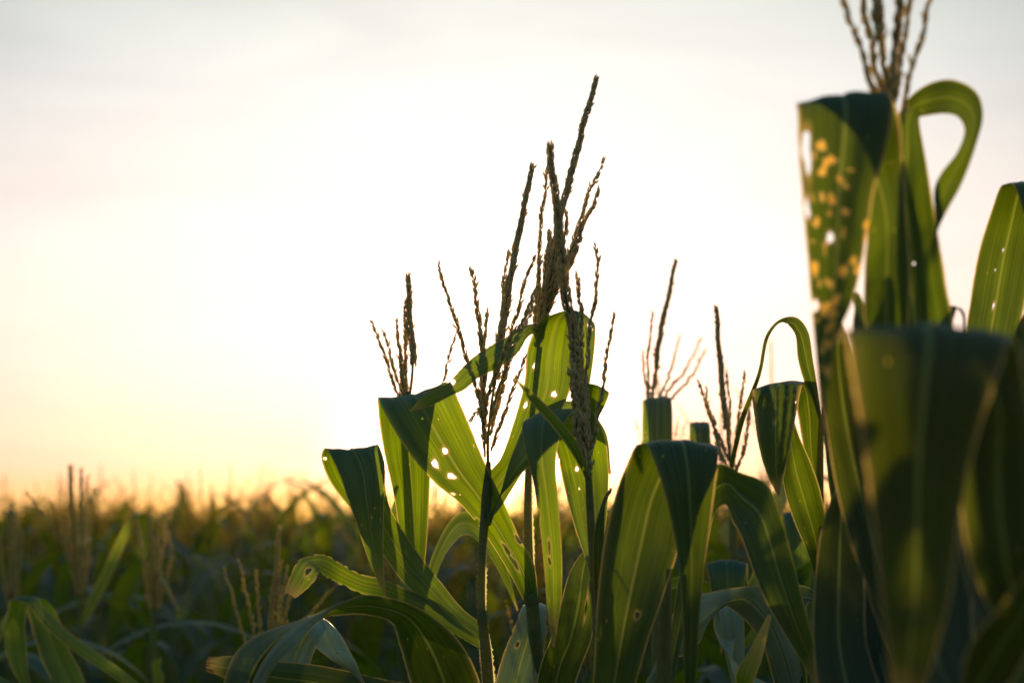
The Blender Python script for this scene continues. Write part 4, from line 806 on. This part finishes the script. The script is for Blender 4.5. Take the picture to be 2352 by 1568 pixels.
# ------------------------------------------------------------------ the field behind
def field_plant_parts(seed, H=1.66, simple=True, nleaf=9, tassel=True, coarse=False):
    """returns list of (name, MB, mats, sub) in local coordinates"""
    r = random.Random(seed); parts = []
    lean = np.array([r.uniform(-.05, .05), r.uniform(-.05, .05), 0])
    top = np.array([0, 0, H]) + lean
    m = MB(); tube(m, [(0, 0, -.02), lean * .4 + np.array([0, 0, H * .5]), top], [.012, .010, .005], 5 if coarse else 7, 0, n=5)
    parts.append(('stalk', m, [M_STALK]))
    az0 = r.uniform(0, 6.28)
    for i in range(nleaf):
        z = H * (.38 + .60 * i / (nleaf - 1)); az = az0 + math.pi * (i % 2) + r.uniform(-.4, .4)
        f = i / (nleaf - 1)
        b = lean * (z / H) + np.array([0, 0, z])
        A, B = generic_leaf_pts(b, az, r.uniform(.5, .72) * (1 - .05 * f), (r.uniform(.95, 1.3) if f < .6 else r.uniform(1.2, 1.5)), r.uniform(.065, .085) * (1 - .2 * f), r.uniform(1.3, 2.8), n=7 if coarse else 10, roll=r.uniform(-.7, .7))
        m = MB(); A = np.array(A); B = np.array(B); C = (A + B) / 2; wd = np.linalg.norm(A - B, axis=1)[:, None]
        C = C - np.array([0, 0, 1.0]) * wd * .12
        V = np.stack([A, C, B], 1).reshape(-1, 3); nv = len(A)
        m.add(V, grid_faces(nv, 3), 0, np.stack([np.tile([0, .5, 1], nv), np.repeat(np.arange(nv) * .8, 3)], 1))
        parts.append(('leaf', m, [M_LEAF_FIELD]))
    if tassel:
        TL = r.uniform(.42, .54); m = MB()
        tp = top + np.array([r.uniform(-.04, .04), r.uniform(-.04, .04), TL])
        rows = 3 if coarse else 5
        rachis(m, [top, (top + tp) / 2 + np.array([r.uniform(-.01, .01), 0, 0]), tp], rows=rows, pitch=.014 if coarse else .008, r_ax=.0015, r_row=.0028, sl=.016 if coarse else .011, sw=.0032 if coarse else .0024, start=.25, mi=0, simple=True, bare_mi=1)
        subs = []
        for k in range(r.randint(6, 10)):
            s = r.uniform(.1, .4); az = r.uniform(0, 6.28); q = top * (1 - s) + tp * s; bl = r.uniform(.17, .30); sp = r.uniform(.12, .55)
            e1 = q + np.array([math.cos(az) * sp * bl * .5, math.sin(az) * sp * bl * .5, bl * .5])
            e2 = q + np.array([math.cos(az) * sp * bl * 1.15, math.sin(az) * sp * bl * 1.15, bl * (1 - sp * .3)])
            bm = MB(); rachis(bm, [q, e1, e2], rows=2, pitch=.014 if coarse else .008, r_ax=.0009, r_row=.002, sl=.016 if coarse else .011, sw=.0032 if coarse else .0024, start=.05, mi=0, simple=True, bare_mi=1, sides=3)
            subs.append(bm)
        parts.append(('tassel', m, [M_SPIKE_FIELD, M_STALK], subs))
    return parts

def join_parts(parts):
    """all parts as ONE mesh: slots leaf, stalk, spike"""
    J = MB(); slot = {M_LEAF_FIELD.name: 0, M_STALK.name: 1, M_SPIKE_FIELD.name: 2}
    for p in parts:
        for m in [p[1]] + (list(p[3]) if len(p) > 3 else []):
            for (V, U, Dr) in zip(m.v, m.uv, m.dry): J.v.append(V); J.uv.append(U); J.dry.append(Dr)
            for F, mi in m.f: J.f.append((F + J.n, slot[p[2][mi].name]))
            J.n += m.n
    return J
FIELD_MATS = [M_LEAF_FIELD, M_STALK, M_SPIKE_FIELD]

# rows run away from the camera at a slight slant; three tiers of detail
def field_positions():
    P = []
    a = math.radians(14)
    ux, uy = math.sin(a), math.cos(a)
    for row in range(-70, 71):
        for k in range(-30, 420):
            s = k * .27 + rng.uniform(-.05, .05); q = row * .76 + rng.uniform(-.05, .05)
            x = q * uy + s * ux; y = -q * ux + s * uy
            near = 4.9 if x < -0.42 else (3.3 if x < .25 else 3.3)
            if y < near or y > 75: continue
            if abs(x) > .30 * y + .9 + .02 * y: continue
            P.append((x, y))
    P.sort(key=lambda p: p[1])
    return P
pos = field_positions()
def blocks_hero(x, y):
    return any(math.hypot(x - hx, y - hy) < .22 for hx, hy in HERO_XY)
HERO_XY = [(o.location.x, o.location.y) for o in bpy.data.objects if o.name.startswith('corn_plant')]
pos = [p for p in pos if not blocks_hero(*p)]
NEAR = 70; SOLO = 284 - len(HERO_XY)
protos = []
for v in range(7):
    parts = field_plant_parts(100 + v, H=1.74 + .03 * (v % 4), nleaf=10, tassel=v not in (2,))
    pm = []
    for p in parts:
        subs = [('branch', m.mesh('branch', [M_SPIKE_FIELD, M_STALK])) for m in (p[3] if len(p) > 3 else [])]
        pm.append((p[0], p[1].mesh(p[0], p[2]), subs))
    protos.append(pm)
solo = []
for v in range(7):
    solo.append(join_parts(field_plant_parts(200 + v, H=1.75 + .03 * (v % 4), nleaf=8, coarse=True)).mesh('corn_plant', FIELD_MATS))
def field_label(x, y):
    px = 1176 + FPX * x / (y * FW[1])
    side = 'left' if px < 780 else ('middle' if px < 1450 else 'right')
    dist = 'nearest rows' if y < 7.5 else 'back rows'
    return side, dist
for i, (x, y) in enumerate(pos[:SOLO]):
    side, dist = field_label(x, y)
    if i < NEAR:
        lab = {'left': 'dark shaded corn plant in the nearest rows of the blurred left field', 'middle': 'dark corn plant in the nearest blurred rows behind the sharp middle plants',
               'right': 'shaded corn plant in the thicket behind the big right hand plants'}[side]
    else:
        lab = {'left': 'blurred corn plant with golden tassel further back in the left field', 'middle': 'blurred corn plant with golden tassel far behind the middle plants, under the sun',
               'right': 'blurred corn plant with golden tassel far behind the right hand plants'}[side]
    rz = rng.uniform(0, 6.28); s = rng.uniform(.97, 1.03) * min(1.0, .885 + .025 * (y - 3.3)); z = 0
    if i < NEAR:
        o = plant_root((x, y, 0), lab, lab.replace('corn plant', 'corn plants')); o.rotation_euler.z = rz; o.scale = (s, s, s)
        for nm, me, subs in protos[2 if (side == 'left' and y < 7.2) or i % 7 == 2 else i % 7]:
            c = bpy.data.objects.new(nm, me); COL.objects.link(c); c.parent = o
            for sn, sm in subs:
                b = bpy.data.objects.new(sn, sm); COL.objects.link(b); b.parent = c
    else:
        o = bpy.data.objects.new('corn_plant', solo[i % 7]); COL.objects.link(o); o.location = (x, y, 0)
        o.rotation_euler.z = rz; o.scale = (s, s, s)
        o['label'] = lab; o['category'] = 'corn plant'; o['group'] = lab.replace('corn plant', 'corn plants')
# taller ones seen between the square fold and the rusty edged blade
TALL = [(1548, 4.1, 1.05, 'pale'), (1612, 4.9, 1.07, 'bushy'), (1700, 4.3, 1.03, 'low'), (1790, 5.4, 1.10, 'high'), (1860, 4.6, 1.05, 'side'), (1420, 6.2, 1.01, 'gap')]
TL_LAB = {'pale': 'tall blurred corn plant whose pale tassel fans out beside the square folded blade', 'bushy': 'tall blurred corn plant with a bushy golden tassel left of the dark pointed one',
          'low': 'tall blurred corn plant showing its gold tassel right of the dark pointed one', 'high': 'tallest blurred corn plant, tassel under the thin arched blade',
          'side': 'tall blurred corn plant mostly hidden behind the rusty edged blade', 'gap': 'blurred corn plant in the gap left of the square folded blade'}
for i, (px, d, s, key) in enumerate(TALL):
    p = at(px, 1210, d)
    o = plant_root((float(p[0]), float(p[1]), 0), TL_LAB[key], 'tall blurred corn plants on the right'); o.rotation_euler.z = 1.3 * i; o.scale = (s, s, s)
    for nm, me, subs in protos[i % 7]:
        c = bpy.data.objects.new(nm, me); COL.objects.link(c); c.parent = o
        for sn, sm in subs:
            b = bpy.data.objects.new(sn, sm); COL.objects.link(b); b.parent = c
# the rest of the field reads as one mass
rest = pos[SOLO:]
base = [join_parts(field_plant_parts(300 + v, H=1.75 + .03 * (v % 4), nleaf=7, coarse=True, tassel=v < 2)) for v in range(5)]
J = MB()
cent = []
for b in base:
    cent.append((np.concatenate(b.v), np.concatenate(b.uv), np.concatenate(b.dry), b.f))
keep = [p for p in rest if rng.random() < min(1.0, 22.0 / p[1])]
for i, (x, y) in enumerate(keep):
    V, U, Dr, Fs = cent[i % 5]
    rz = rng.uniform(0, 6.28); s = rng.uniform(.94, 1.07); c, sn = math.cos(rz), math.sin(rz)
    sxy = s * max(1.0, min(1.8, y / 25))
    V2 = np.stack([(V[:, 0] * c - V[:, 1] * sn) * sxy + x, (V[:, 0] * sn + V[:, 1] * c) * sxy + y, V[:, 2] * s], 1)
    J.v.append(V2); J.uv.append(U); J.dry.append(Dr)
    for F, mi in Fs: J.f.append((F + J.n, mi))
    J.n += len(V2)
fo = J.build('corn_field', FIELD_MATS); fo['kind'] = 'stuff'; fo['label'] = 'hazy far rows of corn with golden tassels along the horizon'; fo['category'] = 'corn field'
print('field', len(pos), 'kept', len(keep), 'verts', J.n)


# haze
hz = MB(); x0, x1, y0, y1, z0, z1 = -90, 90, -12, 130, -1.0, 3.3
hv = [(x, y, z) for z in (z0, z1) for y in (y0, y1) for x in (x0, x1)]
hz.add(hv, [(0, 2, 3, 1), (4, 5, 7, 6), (0, 1, 5, 4), (2, 6, 7, 3), (0, 4, 6, 2), (1, 3, 7, 5)])
mh, th = new_mat('haze')
vol = th.n('ShaderNodeVolumePrincipled'); vol.inputs['Color'].default_value = (1, .70, .25, 1)
vol.inputs['Density'].default_value = HAZE; vol.inputs['Anisotropy'].default_value = .82
th.l(vol.outputs[0], th.n('ShaderNodeOutputMaterial').inputs['Volume'])
ho = hz.build('haze', [mh], None, smooth=False); ho['kind'] = 'stuff'
ho['label'] = 'thin golden evening haze over the corn field'; ho['category'] = 'haze'

# ground
g = MB(); R_ = 1500.0; n_ = 60
gx = np.sign(np.linspace(-1, 1, n_)) * np.abs(np.linspace(-1, 1, n_)) ** 3 * R_
GX, GY = np.meshgrid(gx, gx); GZ = .02 * np.sin(GX * 1.3) * np.cos(GY * .9) * (np.hypot(GX, GY) < 100)
g.add(np.stack([GX.ravel(), GY.ravel(), GZ.ravel()], 1), grid_faces(n_, n_), 0)
go = g.build('ground', [M_SOIL]); go['kind'] = 'structure'
